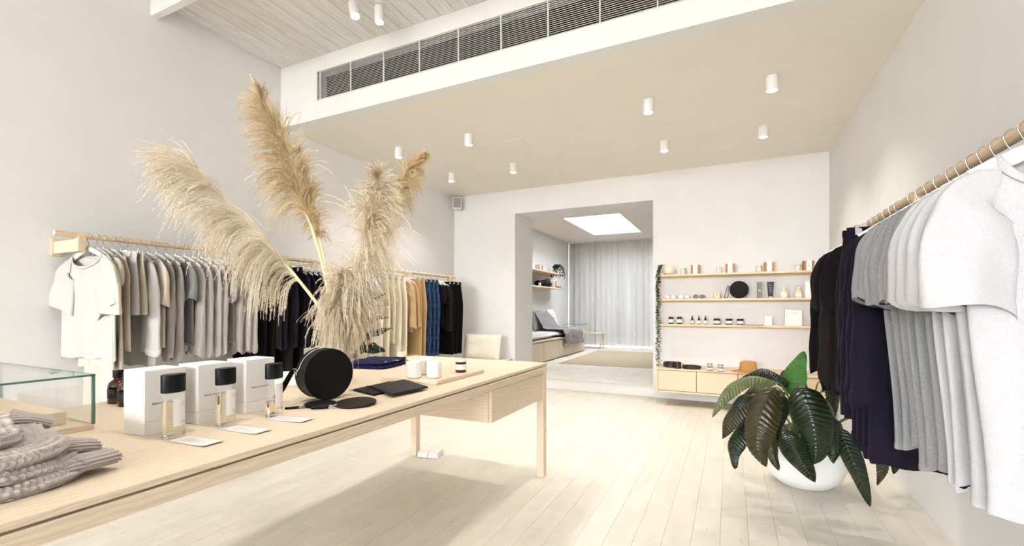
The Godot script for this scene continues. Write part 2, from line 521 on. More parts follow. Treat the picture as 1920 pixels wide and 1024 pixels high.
func build_shell() -> void:
	var wall: Material = M.wall_paint
	# floor: boards along the room, on a bed
	var fl := struct("floor", bx(Vector3((LEFT + RIGHT) / 2, -0.062, 0.7), Vector3(RIGHT - LEFT + 0.4, 0.1, 13.6)), M.floor_base)
	var rng := RandomNumberGenerator.new()
	rng.seed = 3
	var wide := 0.1261
	for i in 38:
		var x := LEFT + wide * (i + 0.5)
		var cut := rng.randf_range(-3.6, 0.6)
		for e in [[BACK, cut], [cut, 7.5]]:
			var lg: float = e[1] - e[0] - 0.001
			struct("board", bx(Vector3(x, -0.006 + rng.randf_range(-0.0004, 0.0), (e[0] + e[1]) / 2), Vector3(wide - 0.0008, 0.012, lg), 0.0006, 2), M["floor_board_%d" % rng.randi_range(0, 2)], fl)
	# walls
	var full := 3.3 - BACK
	struct("wall_left", bx(Vector3(LEFT - 0.1, 1.7, (7.5 - 11.9) / 2), Vector3(0.2, 3.7, 19.6)), wall)
	struct("wall_right", bx(Vector3(RIGHT + 0.1, 1.7, (7.5 - 11.9) / 2), Vector3(0.2, 3.7, 19.6)), wall)
	# back wall, 0.64 m deep, with a wide opening
	var wb := struct("wall_back", bx(Vector3((LEFT - 2.8) / 2, 1.41, BACK - 0.32), Vector3(-2.8 - LEFT, 2.82, 0.64)), wall)
	struct("wall_pier", bx(Vector3((-0.88 + RIGHT) / 2, 1.41, BACK - 0.32), Vector3(RIGHT + 0.88, 2.82, 0.64)), wall, wb)
	struct("lintel", bx(Vector3(-1.84, 2.65, BACK - 0.32), Vector3(1.92, 0.34, 0.64)), wall, wb)
	# front wall behind the camera: a wide shopfront window above a display plinth
	var wf := struct("wall_front", bx(Vector3((LEFT + RIGHT) / 2, 3.39, 7.55), Vector3(RIGHT - LEFT, 0.12, 0.12)), wall)
	struct("stall_riser", bx(Vector3((LEFT + RIGHT) / 2, 0.39, 7.55), Vector3(RIGHT - LEFT, 0.8, 0.12)), wall, wf)
	for x in [LEFT + 0.15, RIGHT - 0.15]: struct("pier", bx(Vector3(x, 2.06, 7.55), Vector3(0.3, 2.54, 0.12)), wall, wf)
	var w1 := struct("window_1", bx(Vector3((LEFT + RIGHT) / 2, 2.06, 7.56), Vector3(RIGHT - LEFT - 0.6, 2.54, 0.008)), M.glass)
	for x in [LEFT + 0.32, -1.43, RIGHT - 0.32]: struct("frame", bx(Vector3(x, 2.06, 7.56), Vector3(0.05, 2.54, 0.06), 0.004), M.frame_dark, w1)
	# low plaster ceiling over the rear half, up to the bulkhead
	var cl := struct("ceiling", bx(Vector3((LEFT + RIGHT) / 2, 2.88, (-3.07 + BACK - 0.62) / 2), Vector3(RIGHT - LEFT, 0.12, -BACK + 0.62 - 3.07)), M.ceiling_paint)
	struct("access_panel", bx(Vector3(-2.17, 2.8195, -4.47), Vector3(0.56, 0.006, 0.6), 0.002), M.ceiling_paint, cl)
	# bulkhead: white face with a long louvred grille set in it
	var bh := struct("wall_bulkhead", bx(Vector3((LEFT + RIGHT) / 2, 2.9, -3.01), Vector3(RIGHT - LEFT, 0.16, 0.12)), M.white_paint)
	struct("upper_band", bx(Vector3((LEFT + RIGHT) / 2, 3.355, -3.01), Vector3(RIGHT - LEFT, 0.21, 0.12)), M.white_paint, bh)
	struct("end_panel", bx(Vector3((LEFT - 3.364) / 2, 3.115, -3.01), Vector3(-3.364 - LEFT, 0.27, 0.12)), M.white_paint, bh)
	struct("end_panel", bx(Vector3((RIGHT + 0.63) / 2, 3.115, -3.01), Vector3(RIGHT - 0.63, 0.27, 0.12)), M.white_paint, bh)
	struct("duct", bx(Vector3(-1.367, 3.115, -3.26), Vector3(3.994, 0.27, 0.02)), M.duct_dark, bh)
	for y in [2.97, 3.26]: struct("duct", bx(Vector3(-1.367, y, -3.16), Vector3(3.994, 0.02, 0.2)), M.duct_dark, bh)
	for x in [-3.37, 0.636]: struct("duct", bx(Vector3(x, 3.115, -3.16), Vector3(0.012, 0.31, 0.2)), M.duct_dark, bh)
	var gr := thing("air_grille", "long white louvred air grille set into the bulkhead above the ceiling edge", "grille", Vector3(-1.367, 3.115, -2.953))
	for k in 19:
		var s := obj("slat", bx(Vector3.ZERO, Vector3(3.98, 0.0022, 0.019)), M.slat_white, gr, Vector3(0, -0.126 + k * 0.014, -0.012))
		s.rotation.x = 0.5
	for k in 12: obj("mullion", bx(Vector3.ZERO, Vector3(0.007, 0.262, 0.012)), M.slat_white, gr, Vector3(-1.951 + k * 0.3635, 0, -0.002))
	for y in [-0.131, 0.131]: obj("frame", bx(Vector3(0, y, 0), Vector3(3.99, 0.008, 0.014), 0.001), M.slat_white, gr)
	for x in [-1.99, 1.99]: obj("frame", bx(Vector3(x, 0, 0), Vector3(0.008, 0.262, 0.014), 0.001), M.slat_white, gr)
	# high boarded ceiling over the front half, with a white beam across
	var up := struct("ceiling_high", bx(Vector3((LEFT + RIGHT) / 2, 3.45, 2.3), Vector3(RIGHT - LEFT + 0.2, 0.1, 10.7)), M.ceiling_board_1)
	for i in 37:
		struct("board", bx(Vector3(LEFT + 0.1295 * (i + 0.5), 3.389, 2.3), Vector3(0.126, 0.02, 10.5), 0.003, 2), M["ceiling_board_%d" % (0 if rng.randf() < 0.75 else 1)], up)
	struct("trim_1", bx(Vector3((LEFT + RIGHT) / 2, 3.32, -1.9), Vector3(RIGHT - LEFT, 0.12, 0.055), 0.004), M.white_paint)
	struct("trim_2", bx(Vector3((LEFT + RIGHT) / 2, 3.32, 0.6), Vector3(RIGHT - LEFT, 0.12, 0.055), 0.004), M.white_paint)
	struct("trim_3", bx(Vector3((LEFT + RIGHT) / 2, 3.32, 3.1), Vector3(RIGHT - LEFT, 0.12, 0.055), 0.004), M.white_paint)
	struct("trim_4", bx(Vector3((LEFT + RIGHT) / 2, 3.32, 5.6), Vector3(RIGHT - LEFT, 0.12, 0.055), 0.004), M.white_paint)
	# back room: raised floor, ceiling with a skylight shaft, rear window wall
	var f2 := struct("floor_back_room", bx(Vector3((LEFT + RIGHT) / 2, 0.066, -9.25), Vector3(RIGHT - LEFT, 0.132, 5.32)), M.floor_base)
	struct("step_riser", bx(Vector3(-1.84, 0.066, -6.27), Vector3(1.92, 0.132, 0.62), 0.002), M.white_paint, f2)
	struct("step_tread", bx(Vector3(-1.84, 0.14, -6.27), Vector3(1.92, 0.014, 0.645), 0.002), M.floor_board_0, f2)
	for i in 38:
		struct("board", bx(Vector3(LEFT + wide * (i + 0.5), 0.14, -9.25), Vector3(wide - 0.0008, 0.014, 5.31), 0.0006, 2), M["floor_board_%d" % rng.randi_range(0, 2)], f2)
	var x0 := -2.86
	var x1 := -1.8
	var z0 := -8.2
	var z1 := -10.42
	var c2 := struct("ceiling_back_room", bx(Vector3((LEFT + x0) / 2, 2.88, -9.24), Vector3(x0 - LEFT, 0.12, 5.4)), M.ceiling_paint)
	struct("ceiling_part", bx(Vector3((RIGHT + x1) / 2, 2.88, -9.24), Vector3(RIGHT - x1, 0.12, 5.4)), M.ceiling_paint, c2)
	struct("ceiling_part", bx(Vector3((x0 + x1) / 2, 2.88, (-6.55 + z0) / 2), Vector3(x1 - x0, 0.12, -6.55 - z0)), M.ceiling_paint, c2)
	struct("ceiling_part", bx(Vector3((x0 + x1) / 2, 2.88, (-11.94 + z1) / 2), Vector3(x1 - x0, 0.12, z1 + 11.94)), M.ceiling_paint, c2)
	for x in [x0 - 0.02, x1 + 0.02]: struct("shaft_side", bx(Vector3(x, 3.12, (z0 + z1) / 2), Vector3(0.04, 0.36, z0 - z1)), M.white_paint, c2)
	for z in [z0 + 0.02, z1 - 0.02]: struct("shaft_side", bx(Vector3((x0 + x1) / 2, 3.12, z), Vector3(x1 - x0 + 0.08, 0.36, 0.04)), M.white_paint, c2)
	struct("window_2", bx(Vector3((x0 + x1) / 2, 3.27, (z0 + z1) / 2), Vector3(x1 - x0, 0.01, z0 - z1)), M.opal_glass)
	var wr := struct("wall_rear", bx(Vector3((LEFT + RIGHT) / 2, 2.73, -11.85), Vector3(RIGHT - LEFT, 0.3, 0.12)), wall)
	struct("sill", bx(Vector3((LEFT + RIGHT) / 2, 0.1, -11.85), Vector3(RIGHT - LEFT, 0.3, 0.12)), wall, wr)
	for x in [LEFT + 0.15, RIGHT - 0.15]: struct("pier", bx(Vector3(x, 1.4, -11.85), Vector3(0.3, 2.4, 0.12)), wall, wr)
	var w3 := struct("window_3", bx(Vector3((LEFT + RIGHT) / 2, 1.42, -11.86), Vector3(RIGHT - LEFT - 0.6, 2.36, 0.008)), M.glass)
	for x in [LEFT + 0.32, -2.4, -1.43, -0.4, RIGHT - 0.32]: struct("frame", bx(Vector3(x, 1.42, -11.86), Vector3(0.05, 2.36, 0.05), 0.004), M.frame_dark, w3)

func build_lamps() -> void:
	# eight white cylinders under the low ceiling, two rows of four
	var col := ["leftmost", "second from the left", "third from the left", "rightmost"]
	var xs := [-3.172, -2.31, -0.608, 0.274]
	for r in 2:
		for k in 4:
			var at := Vector3(xs[k], 2.82, [-3.85, -4.863][r])
			var t := thing("downlight", "white cylinder downlight, %s in the row %s" % [col[k], ["nearer the grille", "nearer the back wall"][r]], "downlight", at, 0.0, "cylinder downlights")
			obj("housing", la([Vector2(0.001, -0.09), Vector2(0.036, -0.09), Vector2(0.036, -0.104), Vector2(0.041, -0.104), Vector2(0.042, -0.102), Vector2(0.042, -0.002), Vector2(0.041, 0)], 28), M.lamp_white, t)
			obj("lamp_disc", la([Vector2(0.035, -0.101), Vector2(0.035, -0.094), Vector2(0.001, -0.094)], 24), M.lamp_glow, t)
			spot_in(t, Vector3(0, -0.112, 0), Vector3.DOWN, 58.0, 1.75)
	# spot heads on the boarded ceiling
	var spots := [[Vector3(-2.47, 3.38, -2.5), Vector3(0.35, -1, 0.15), "tilted white spotlight head nearest the grille on the boarded ceiling"], [Vector3(-2.34, 3.38, -2.62), Vector3(0.08, -1, 0.05), "white spotlight pointing straight down beside the tilted one on the boarded ceiling"],
		[Vector3(-0.72, 3.38, -2.55), Vector3(-0.3, -1, 0.05), "white spotlight head on the boarded ceiling above the table end"],
		[Vector3(-2.5, 3.38, -0.9), Vector3(0.42, -1, -0.1), "white spotlight head on the boarded ceiling above the knitted sweater"], [Vector3(-0.72, 3.38, -0.9), Vector3(-0.3, -1, -0.1), "white spotlight head on the boarded ceiling in front of the table"]]
	for s in spots:
		var t := thing("spotlight", s[2], "spotlight", s[0], 0.0, "ceiling spotlights")
		var d: Vector3 = s[1].normalized()
		obj("mount", la([Vector2(0.001, -0.018), Vector2(0.03, -0.018), Vector2(0.032, -0.016), Vector2(0.032, 0.0)], 24), M.lamp_white, t)
		obj("arm", tb(PackedVector3Array([Vector3(0, -0.016, 0), Vector3(0, -0.06, 0)]), 0.007), M.lamp_white, t)
		var h := obj("head", la([Vector2(0.001, -0.058), Vector2(0.03, -0.058), Vector2(0.03, -0.07), Vector2(0.034, -0.07), Vector2(0.035, -0.068), Vector2(0.035, 0.05), Vector2(0.033, 0.052), Vector2(0.001, 0.052)], 28), M.lamp_white, t, Vector3(0, -0.085, 0))
		var q := Quaternion(Vector3.DOWN, d)
		h.quaternion = q
		obj("lamp_disc", la([Vector2(0.029, -0.067), Vector2(0.029, -0.06), Vector2(0.001, -0.06)], 24), M.lamp_glow, h)
		spot_in(t, Vector3(0, -0.085, 0) + d * 0.085, d, 40.0, 1.8)

func spot_in(parent: Node3D, at: Vector3, towards: Vector3, cone: float, share: float) -> void:
	var l := SpotLight3D.new()
	l.name = "lamp_light"
	l.position = at
	l.quaternion = Quaternion(Vector3.FORWARD, towards.normalized())
	l.light_color = Color(1.0, 0.982, 0.957)
	l.light_energy = SPOT * share
	l.spot_angle = cone
	l.spot_angle_attenuation = 1.0
	l.spot_range = 12.0
	l.spot_attenuation = 2.0
	l.light_size = 0.04
	l.shadow_enabled = true
	parent.add_child(l, true)

# ---------------------------------------------------------------- the display table and what lies on it
func build_table() -> void:
	var t := thing("display_table", "long pale ash display table with slim legs and a drawer box at one end", "table", Vector3(-1.655, 0, -1.33))
	var hz := 1.53
	var hx := 0.545
	obj("tabletop", bx(Vector3(0, TOP - 0.008, 0), Vector3(hx * 2, 0.016, hz * 2), 0.0015, 2), M.ash, t)
	obj("spacer", bx(Vector3(0, TOP - 0.019, 0), Vector3(hx * 2 - 0.03, 0.006, hz * 2 - 0.03), 0.0, 2), M.ash_warm, t)
	for s in [-1, 1]:
		obj("apron", bx(Vector3(s * (hx - 0.012), TOP - 0.041, 0), Vector3(0.024, 0.038, hz * 2), 0.0015, 2), M.ash, t)
		obj("apron", bx(Vector3(0, TOP - 0.041, s * (hz - 0.012)), Vector3(hx * 2 - 0.05, 0.038, 0.024), 0.0015, 0), M.ash, t)
		for e in [-1, 1]:
			obj("leg", bx(Vector3(s * (hx - 0.027), 0.348, e * (hz - 0.027)), Vector3(0.05, 0.696, 0.05), 0.002, 1), M.ash, t)
	var dr := obj("drawer_box", bx(Vector3(0, 0.608, -1.13), Vector3(hx * 2 - 0.05, 0.172, 0.74), 0.0015, 2), M.ash, t)
	obj("drawer_front", bx(Vector3(hx - 0.016, 0.608, -1.13), Vector3(0.016, 0.17, 0.735), 0.0015, 2), M.ash, dr)
	var wd := thing("wood_block", "small white-painted wooden offcut lying by the rear table leg", "block", Vector3(-2.06, 0, -2.87), 0.25)
	for x in [-0.041, 0.041]: obj("piece", bx(Vector3(x, 0.02, 0), Vector3(0.08, 0.04, 0.13), 0.003, 2), M.white_paint, wd)

func knit_slab(half: Vector2, thick: float, s: int, pitch := 0.0155) -> G:
	# one fold of chunky knit: a rounded slab whose stitches stand proud
	var g := G.new()
	var K := 600
	var R := 96
	var f := FastNoiseLite.new(); f.seed = s; f.frequency = 3.0
	var rows := []
	var per := 2.0 * PI * sqrt((half.x * half.x + half.y * half.y) / 2.0) * 1.12
	var nk := int(per / pitch / 2.0) * 2
	for i in R + 1:
		var q := i / float(R)
		# profile: under edge, round side, over the top to the middle
		var inset := 0.0
		var y := 0.0
		var len := 0.0
		var side := PI * thick / 2.0
		var run := side + minf(half.x, half.y)
		len = q * run
		if len < side:
			var a := -PI / 2.0 + PI * len / side
			inset = thick / 2.0 * (1.0 - cos(a))
			y = thick / 2.0 * (1.0 + sin(a))
		else:
			inset = thick / 2.0 + (len - side)
			y = thick
		var row := PackedVector3Array()
		var rw := int(floor(len / pitch))
		for j in K:
			var a := TAU * j / K
			var cx := signf(cos(a)) * pow(absf(cos(a)), 0.45)
			var cz := signf(sin(a)) * pow(absf(sin(a)), 0.45)
			var sc := clampf(1.0 - inset / minf(half.x, half.y), 0.0, 1.0)
			var p := Vector3(cx * (half.x - inset * half.x / minf(half.x, half.y) * 1.0) if sc > 0.0 else 0.0, y, cz * (half.y - inset * half.y / minf(half.x, half.y)) if sc > 0.0 else 0.0)
			var wob := f.get_noise_3d(p.x * 1.5, y * 5.0, p.z * 1.5)
			p += Vector3(cx, 0, cz) * wob * 0.02 + Vector3(0, wob * 0.012, 0)
			var st := absf(sin(PI * (j / float(K) * nk + (0.5 if rw % 2 else 0.0)))) * absf(sin(PI * len / pitch))
			var out := Vector3(cx, 0.0, cz) * (1.0 if len < side else 0.15) + Vector3.UP * (1.0 if len > side * 0.6 else 0.2)
			row.append(p + out.normalized() * (sqrt(st) - 0.6) * 0.0095)
		rows.append(row)
	g.grid(rows, true)
	return g

func rib_tube(path: PackedVector3Array, r: float, flat: float, ribs := 22) -> G:
	var g := G.new()
	var rows := []
	for i in path.size():
		var t := (path[mini(i + 1, path.size() - 1)] - path[maxi(i - 1, 0)]).normalized()
		var b := Vector3.UP.cross(t).normalized()
		var a := t.cross(b)
		var row := PackedVector3Array()
		for j in 132:
			var q := TAU * j / 132.0
			var rr := r * (1.0 + 0.075 * cos(q * ribs))
			row.append(path[i] + a * cos(q) * rr * flat + b * sin(q) * rr)
		rows.append(row)
	g.grid(rows, true, true)
	# the knit turns in at the open end
	var inner := []
	var last: PackedVector3Array = rows[rows.size() - 1]
	var mid := path[path.size() - 1]
	for k in 3:
		var row := PackedVector3Array()
		for p in last: row.append(mid + (p - mid) * (1.0 - 0.13 * k) - (path[path.size() - 1] - path[path.size() - 2]).normalized() * 0.02 * k * k)
		inner.append(row)
	g.grid(inner, true, true)
	return g

func text_on(parent: Node3D, words: String, height: float, at: Vector3, turn: Vector3, m: Material, stretch := 1.0) -> void:
	var f := SystemFont.new()
	f.font_names = PackedStringArray(["Droid Sans"])
	var tm := TextMesh.new()
	tm.font = f
	tm.text = words
	tm.font_size = 32
	tm.pixel_size = height / 32.0
	tm.depth = 0.0006
	var o := obj("lettering", tm, m, parent, at)
	o.rotation = turn
	o.scale = Vector3(stretch, 1, 1)

func sheet(w: float, d: float, curl: float, thick := 0.0008) -> G:
	# a card lying flat, one end slightly raised
	var g := G.new()
	for side in 2:
		var rows := []
		for i in 9:
			var row := PackedVector3Array()
			for j in 2:
				var x := (i / 8.0 - 0.5) * w
				var y := curl * pow(maxf(0.0, i / 8.0 - 0.45), 2.0) + (thick if side else 0.0)
				row.append(Vector3(x, y, (j - 0.5) * d))
			rows.append(row)
		g.grid(rows, false, side == 1)
	for i in g.uv.size(): g.uv[i] = Vector2(g.v[i].x / w + 0.5, 0.5 - g.v[i].z / d)
	return g

func cushion(w: float, h: float, t: float, s: int, crease := 0.012) -> G:
	# a stuffed cushion standing in the xy plane, fat in the middle, pinched at the corners
	var g := G.new()
	var f := FastNoiseLite.new(); f.seed = s; f.frequency = 5.0
	for side in [-1.0, 1.0]:
		var rows := []
		for i in 25:
			var row := PackedVector3Array()
			for j in 25:
				var a := i / 12.0 - 1.0
				var b := j / 12.0 - 1.0
				var e := pow(maxf(0.0, (1.0 - pow(absf(a), 4.0)) * (1.0 - pow(absf(b), 4.0))), 0.55)
				var pin := 1.0 - 0.07 * (1.0 - a * a) * b * b
				var pin2 := 1.0 - 0.07 * (1.0 - b * b) * a * a
				var wr := f.get_noise_3d(a * w * 2.0, b * h * 2.0, side) * crease * e
				row.append(Vector3(b * w / 2.0 * pin2, a * h / 2.0 * pin, side * (e * t / 2.0 + wr)))
			rows.append(row)
		g.grid(rows, false, side > 0)
	return g

func folded(w: float, d: float, t: float, s: int) -> G:
	# folded cloth lying flat: rounded edges, uneven top
	var g := G.new()
	var f := FastNoiseLite.new(); f.seed = s; f.frequency = 4.0
	var rows := []
	for i in 15:
		var row := PackedVector3Array()
		for j in 64:
			var a := TAU * j / 64.0
			var cx := signf(cos(a)) * pow(absf(cos(a)), 0.4)
			var cz := signf(sin(a)) * pow(absf(sin(a)), 0.4)
			var ang := -PI / 2.0 + PI * minf(i / 8.0, 1.0)
			var k := 1.0 - (1.0 - cos(ang)) * t * 0.5 / minf(w, d) * 2.0
			if i > 8: k *= 1.0 - (i - 8) / 6.0
			var p := Vector3(cx * w / 2.0 * k, t * (0.5 + 0.5 * sin(ang)), cz * d / 2.0 * k)
			p.y *= 1.0 + 0.35 * f.get_noise_2d(p.x * 3.0, p.z * 3.0)
			p += Vector3(cx, 0, cz) * f.get_noise_3d(p.x * 2.0, p.y * 9.0, p.z * 2.0) * 0.012
			row.append(p)
		rows.append(row)
	g.grid(rows, true)
	return g

func build_table_goods() -> void:
	# glass display case with a wooden tray inside
	var vc := thing("display_case", "low glass display case with green edges at the near end of the table", "display case", Vector3(-2.065, TOP, -0.42))
	obj("base", bx(Vector3(0, 0.008, 0), Vector3(0.67, 0.016, 0.56), 0.001, 0), M.ash, vc)
	for z in [-0.277, 0.277]: obj("pane", bx(Vector3(0, 0.089, z), Vector3(0.66, 0.146, 0.005)), M.glass, vc)
	for x in [-0.332, 0.332]: obj("pane", bx(Vector3(x, 0.089, 0), Vector3(0.005, 0.146, 0.55)), M.glass, vc)
	obj("lid", bx(Vector3(0, 0.163, 0), Vector3(0.672, 0.005, 0.562)), M.glass, vc)
	for x in [-0.335, 0.335]:
		obj("glass_edge", bx(Vector3(x, 0.163, 0), Vector3(0.005, 0.0056, 0.5624)), M.glass_edge, vc)
		for z in [-0.278, 0.278]: obj("glass_edge", bx(Vector3(x * 0.991, 0.089, z), Vector3(0.007, 0.147, 0.0074)), M.glass_edge, vc)
	for z in [-0.28, 0.28]: obj("glass_edge", bx(Vector3(0, 0.163, z), Vector3(0.666, 0.0056, 0.005)), M.glass_edge, vc)
	tag(obj("wooden_tray", bx(Vector3(-2.08, TOP + 0.036, -0.43), Vector3(0.57, 0.04, 0.46), 0.002, 0), M.ash_pale), "thick pale wooden tray inside the glass display case", "tray")
	var bk := thing("booklet", "white printed booklet lying on the tray in the display case", "booklet", Vector3(-1.93, TOP + 0.057, -0.42), 0.05)
	obj("cover", bx(Vector3(0, 0.006, 0), Vector3(0.16, 0.012, 0.25), 0.001), M.card_white, bk)
	var pg := G.new()
	pg.quad(Vector3(-0.07, 0.0125, -0.11), Vector3(0.07, 0.0125, -0.11), Vector3(0.07, 0.0125, 0.11), Vector3(-0.07, 0.0125, 0.11), Vector3.UP, [Vector2(0, 1), Vector2(0, 0), Vector2(1, 0), Vector2(1, 1)])
	obj("print", pg, M.print_lines, bk)
	var bx1 := thing("candle_box", "small white lidded box on the tray in the display case", "box", Vector3(-2.12, TOP + 0.057, -0.47))
	obj("base", bx(Vector3(0, 0.012, 0), Vector3(0.09, 0.024, 0.09), 0.001), M.card_white, bx1)
	obj("lid", bx(Vector3(0, 0.031, 0), Vector3(0.093, 0.014, 0.093), 0.001), M.card_white, bx1)
	var bx2 := thing("jewellery_box", "flat white box at the far left of the tray", "box", Vector3(-2.2, TOP + 0.057, -0.32))
	obj("base", bx(Vector3(0, 0.012, 0), Vector3(0.1, 0.024, 0.12), 0.001), M.card_white, bx2)
	obj("lid", bx(Vector3(0, 0.03, 0), Vector3(0.104, 0.012, 0.124), 0.001), M.card_white, bx2)
	# chunky knitted sweater, folded
	var sw := thing("knitted_sweater", "chunky taupe knitted sweater folded in front of the glass case", "sweater", Vector3(-1.475, TOP, -0.27), -0.1)
	var y := 0.0
	for d in [[0.255, 0.275, 0.028, 0.0, 0.015], [0.25, 0.262, 0.028, -0.008, 0.0], [0.24, 0.24, 0.03, 0.0, 0.01], [0.215, 0.2, 0.028, -0.03, 0.02]]:
		obj("fold", knit_slab(Vector2(d[0], d[1]), d[2], int(d[2] * 1000) + int(y * 999)), M.knit_wool, sw, Vector3(d[3], y + 0.002, d[4]))
		y += d[2] * 0.9
	obj("cuff", rib_tube(curve([Vector3(-0.14, 0.088, -0.17), Vector3(-0.125, 0.092, -0.21), Vector3(-0.12, 0.084, -0.24), Vector3(-0.115, 0.072, -0.265)], 12), 0.028, 0.5, 14), M.knit_wool, sw)
	obj("cuff", rib_tube(curve([Vector3(0.12, 0.062, -0.16), Vector3(0.13, 0.062, -0.21), Vector3(0.13, 0.057, -0.245), Vector3(0.125, 0.049, -0.272)], 12), 0.04, 0.4, 16), M.knit_wool, sw)
	obj("hem", rib_tube(curve([Vector3(0.18, 0.028, -0.18), Vector3(0.18, 0.029, -0.22), Vector3(0.17, 0.028, -0.26), Vector3(0.155, 0.025, -0.29)], 12), 0.04, 0.45, 16), M.knit_wool, sw)
	# amber bottles with black caps
	for d in [[Vector3(-2.13, TOP, -0.935), "amber glass bottle with black cap, the taller-looking one at the table's back edge"], [Vector3(-2.035, TOP, -0.925), "amber glass bottle half hidden behind the first white perfume box"]]:
		var b := thing("amber_bottle", d[1], "bottle", d[0], 0.0, "amber bottles")
		obj("bottle_body", la([Vector2(0.001, 0), Vector2(0.03, 0), Vector2(0.033, 0.003), Vector2(0.033, 0.065), Vector2(0.029, 0.079), Vector2(0.019, 0.088), Vector2(0.014, 0.092), Vector2(0.013, 0.098), Vector2(0.001, 0.098)], 32), M.amber_glass, b)
		obj("cap", la([Vector2(0.001, 0.097), Vector2(0.017, 0.097), Vector2(0.0175, 0.099), Vector2(0.0175, 0.124), Vector2(0.016, 0.126), Vector2(0.001, 0.126)], 28), M.cap_black, b)
		obj("label", la([Vector2(0.0333, 0.02), Vector2(0.0333, 0.056)], 32), M.leather_grey, b)
	# white perfume boxes, perfume bottles, cards
	var nearest := ["nearest the sweater", "in the middle of the row", "nearest the round bag"]
	for k in 3:
		var z: float = [-0.77, -0.915, -1.073][k]
		var b := thing("perfume_box", "white perfume carton with small black lettering, " + nearest[k], "box", Vector3(-1.548, TOP, z), [0.06, 0.05, 0.03][k], "white perfume boxes")
		obj("base", bx(Vector3(0, 0.019, 0), Vector3(0.097, 0.038, 0.111), 0.0012), M.card_white, b)
		obj("insert", bx(Vector3(0, 0.04, 0), Vector3(0.093, 0.006, 0.107)), M.card_white, b)
		obj("lid", bx(Vector3(0, 0.1125, 0), Vector3(0.097, 0.147, 0.111), 0.0012), M.card_white, b)
		text_on(b, "Mihan Aromatics", 0.0075, Vector3(0.0486, 0.088, 0.0), Vector3(0, PI / 2, 0), M.ink, 1.25)
		var p := thing("perfume_bottle", "oval glass perfume bottle with black cap, %s, %s" % [nearest[k], ["almost full", "three-quarters full", "half full"][k]], "bottle", Vector3([-1.42, -1.42, -1.39][k], TOP, [-0.752, -0.9, -1.045][k]), 0.12, "perfume bottles")
		var lev: float = [0.105, 0.1, 0.056][k]
		obj("glass_body", la([Vector2(0.001, 0.0), Vector2(0.029, 0.0), Vector2(0.031, 0.002), Vector2(0.031, 0.123), Vector2(0.03, 0.126), Vector2(0.012, 0.127), Vector2(0.011, 0.13)], 40, Vector3.ZERO, 0.6, 1.0), M.glass, p)
		obj("base_glass", la([Vector2(0.001, 0.001), Vector2(0.029, 0.001), Vector2(0.0302, 0.002), Vector2(0.0302, 0.011), Vector2(0.001, 0.011)], 40, Vector3.ZERO, 0.6, 1.0), M.glass_solid, p)
		obj("perfume_liquid", la([Vector2(0.001, 0.012), Vector2(0.029, 0.012), Vector2(0.029, lev), Vector2(0.001, lev)], 40, Vector3.ZERO, 0.57, 0.97), M.perfume, p)
		obj("cap", la([Vector2(0.001, 0.128), Vector2(0.0315, 0.128), Vector2(0.0325, 0.13), Vector2(0.0325, 0.176), Vector2(0.0315, 0.178), Vector2(0.001, 0.178)], 40, Vector3.ZERO, 0.63, 1.0), M.cap_black, p)
		# the label follows the oval front
		var lb := G.new()
		var rows := []
		for i in 2:
			var row := PackedVector3Array()
			for j in 9:
				var a := lerpf(-0.42, 0.95, j / 8.0)
				row.append(Vector3(cos(a) * 0.0188, 0.032 + i * 0.078, -sin(a) * 0.0312))
			rows.append(row)
		lb.grid(rows, false, true)
		obj("label", lb, M.card_white, p)
		for d in [[0.096, 0.018], [0.09, 0.014], [0.046, 0.012], [0.042, 0.015]]:
			obj("print_line", bx(Vector3(0.0178, d[0], -0.0135), Vector3(0.0008, 0.0008, d[1])), M.ink_pale, p)
	var cards := [[Vector3(-1.315, TOP + 0.0005, -0.752), 0.04, "card with printed lines by the perfume bottle nearest the sweater"], [Vector3(-1.303, TOP + 0.0005, -0.888), 0.03, "card with printed lines by the middle perfume bottle"], [Vector3(-1.3, TOP + 0.0005, -1.035), 0.1, "card with printed lines by the perfume bottle nearest the round bag"]]
	for d in cards: (tag(obj("scent_card", sheet(0.15, 0.054, 0.012), M.print_lines, null, d[0]), "small white " + d[2], "card", "scent cards") as Node3D).rotation.y = d[1]
	(tag(obj("leaflet", sheet(0.16, 0.11, 0.16), M.card_white, null, Vector3(-1.93, TOP + 0.0005, -1.52)), "curled white leaflet on the table behind the round bag", "leaflet") as Node3D).rotation.y = 2.4
	# round black bag standing on edge
	var bag := thing("round_bag", "round black leather bag with silver zip standing on the table", "bag", Vector3(-1.475, TOP, -1.335), deg_to_rad(75.0 - 90.0))
	var bod := obj("bag_body", la([Vector2(0.001, -0.042), Vector2(0.096, -0.042), Vector2(0.1, -0.041), Vector2(0.102, -0.038), Vector2(0.1, -0.035), Vector2(0.1005, 0.0), Vector2(0.1, 0.035), Vector2(0.102, 0.038), Vector2(0.1, 0.041), Vector2(0.096, 0.042), Vector2(0.05, 0.045), Vector2(0.001, 0.046)], 56), M.leather_black, bag, Vector3(0, 0.102, 0))
	bod.rotation.z = -PI / 2
	obj("zip", tb(arc(Vector3(-0.01, 0.102, 0), Vector3(0, 0.1015, 0), Vector3(0, 0, 0.1015), -1.0, 1.35, 40), 0.0022), M.steel, bag)
	obj("zip_pull", tb(PackedVector3Array([Vector3(-0.01, 0.128, 0.1), Vector3(-0.01, 0.118, 0.108), Vector3(-0.01, 0.104, 0.109)]), 0.0022), M.steel, bag)
	obj("ring", tb(arc(Vector3(-0.02, 0.12, 0.112), Vector3(0, 0.009, 0), Vector3(-0.003, 0, 0.012), 0, TAU, 16), 0.0016), M.steel, bag)
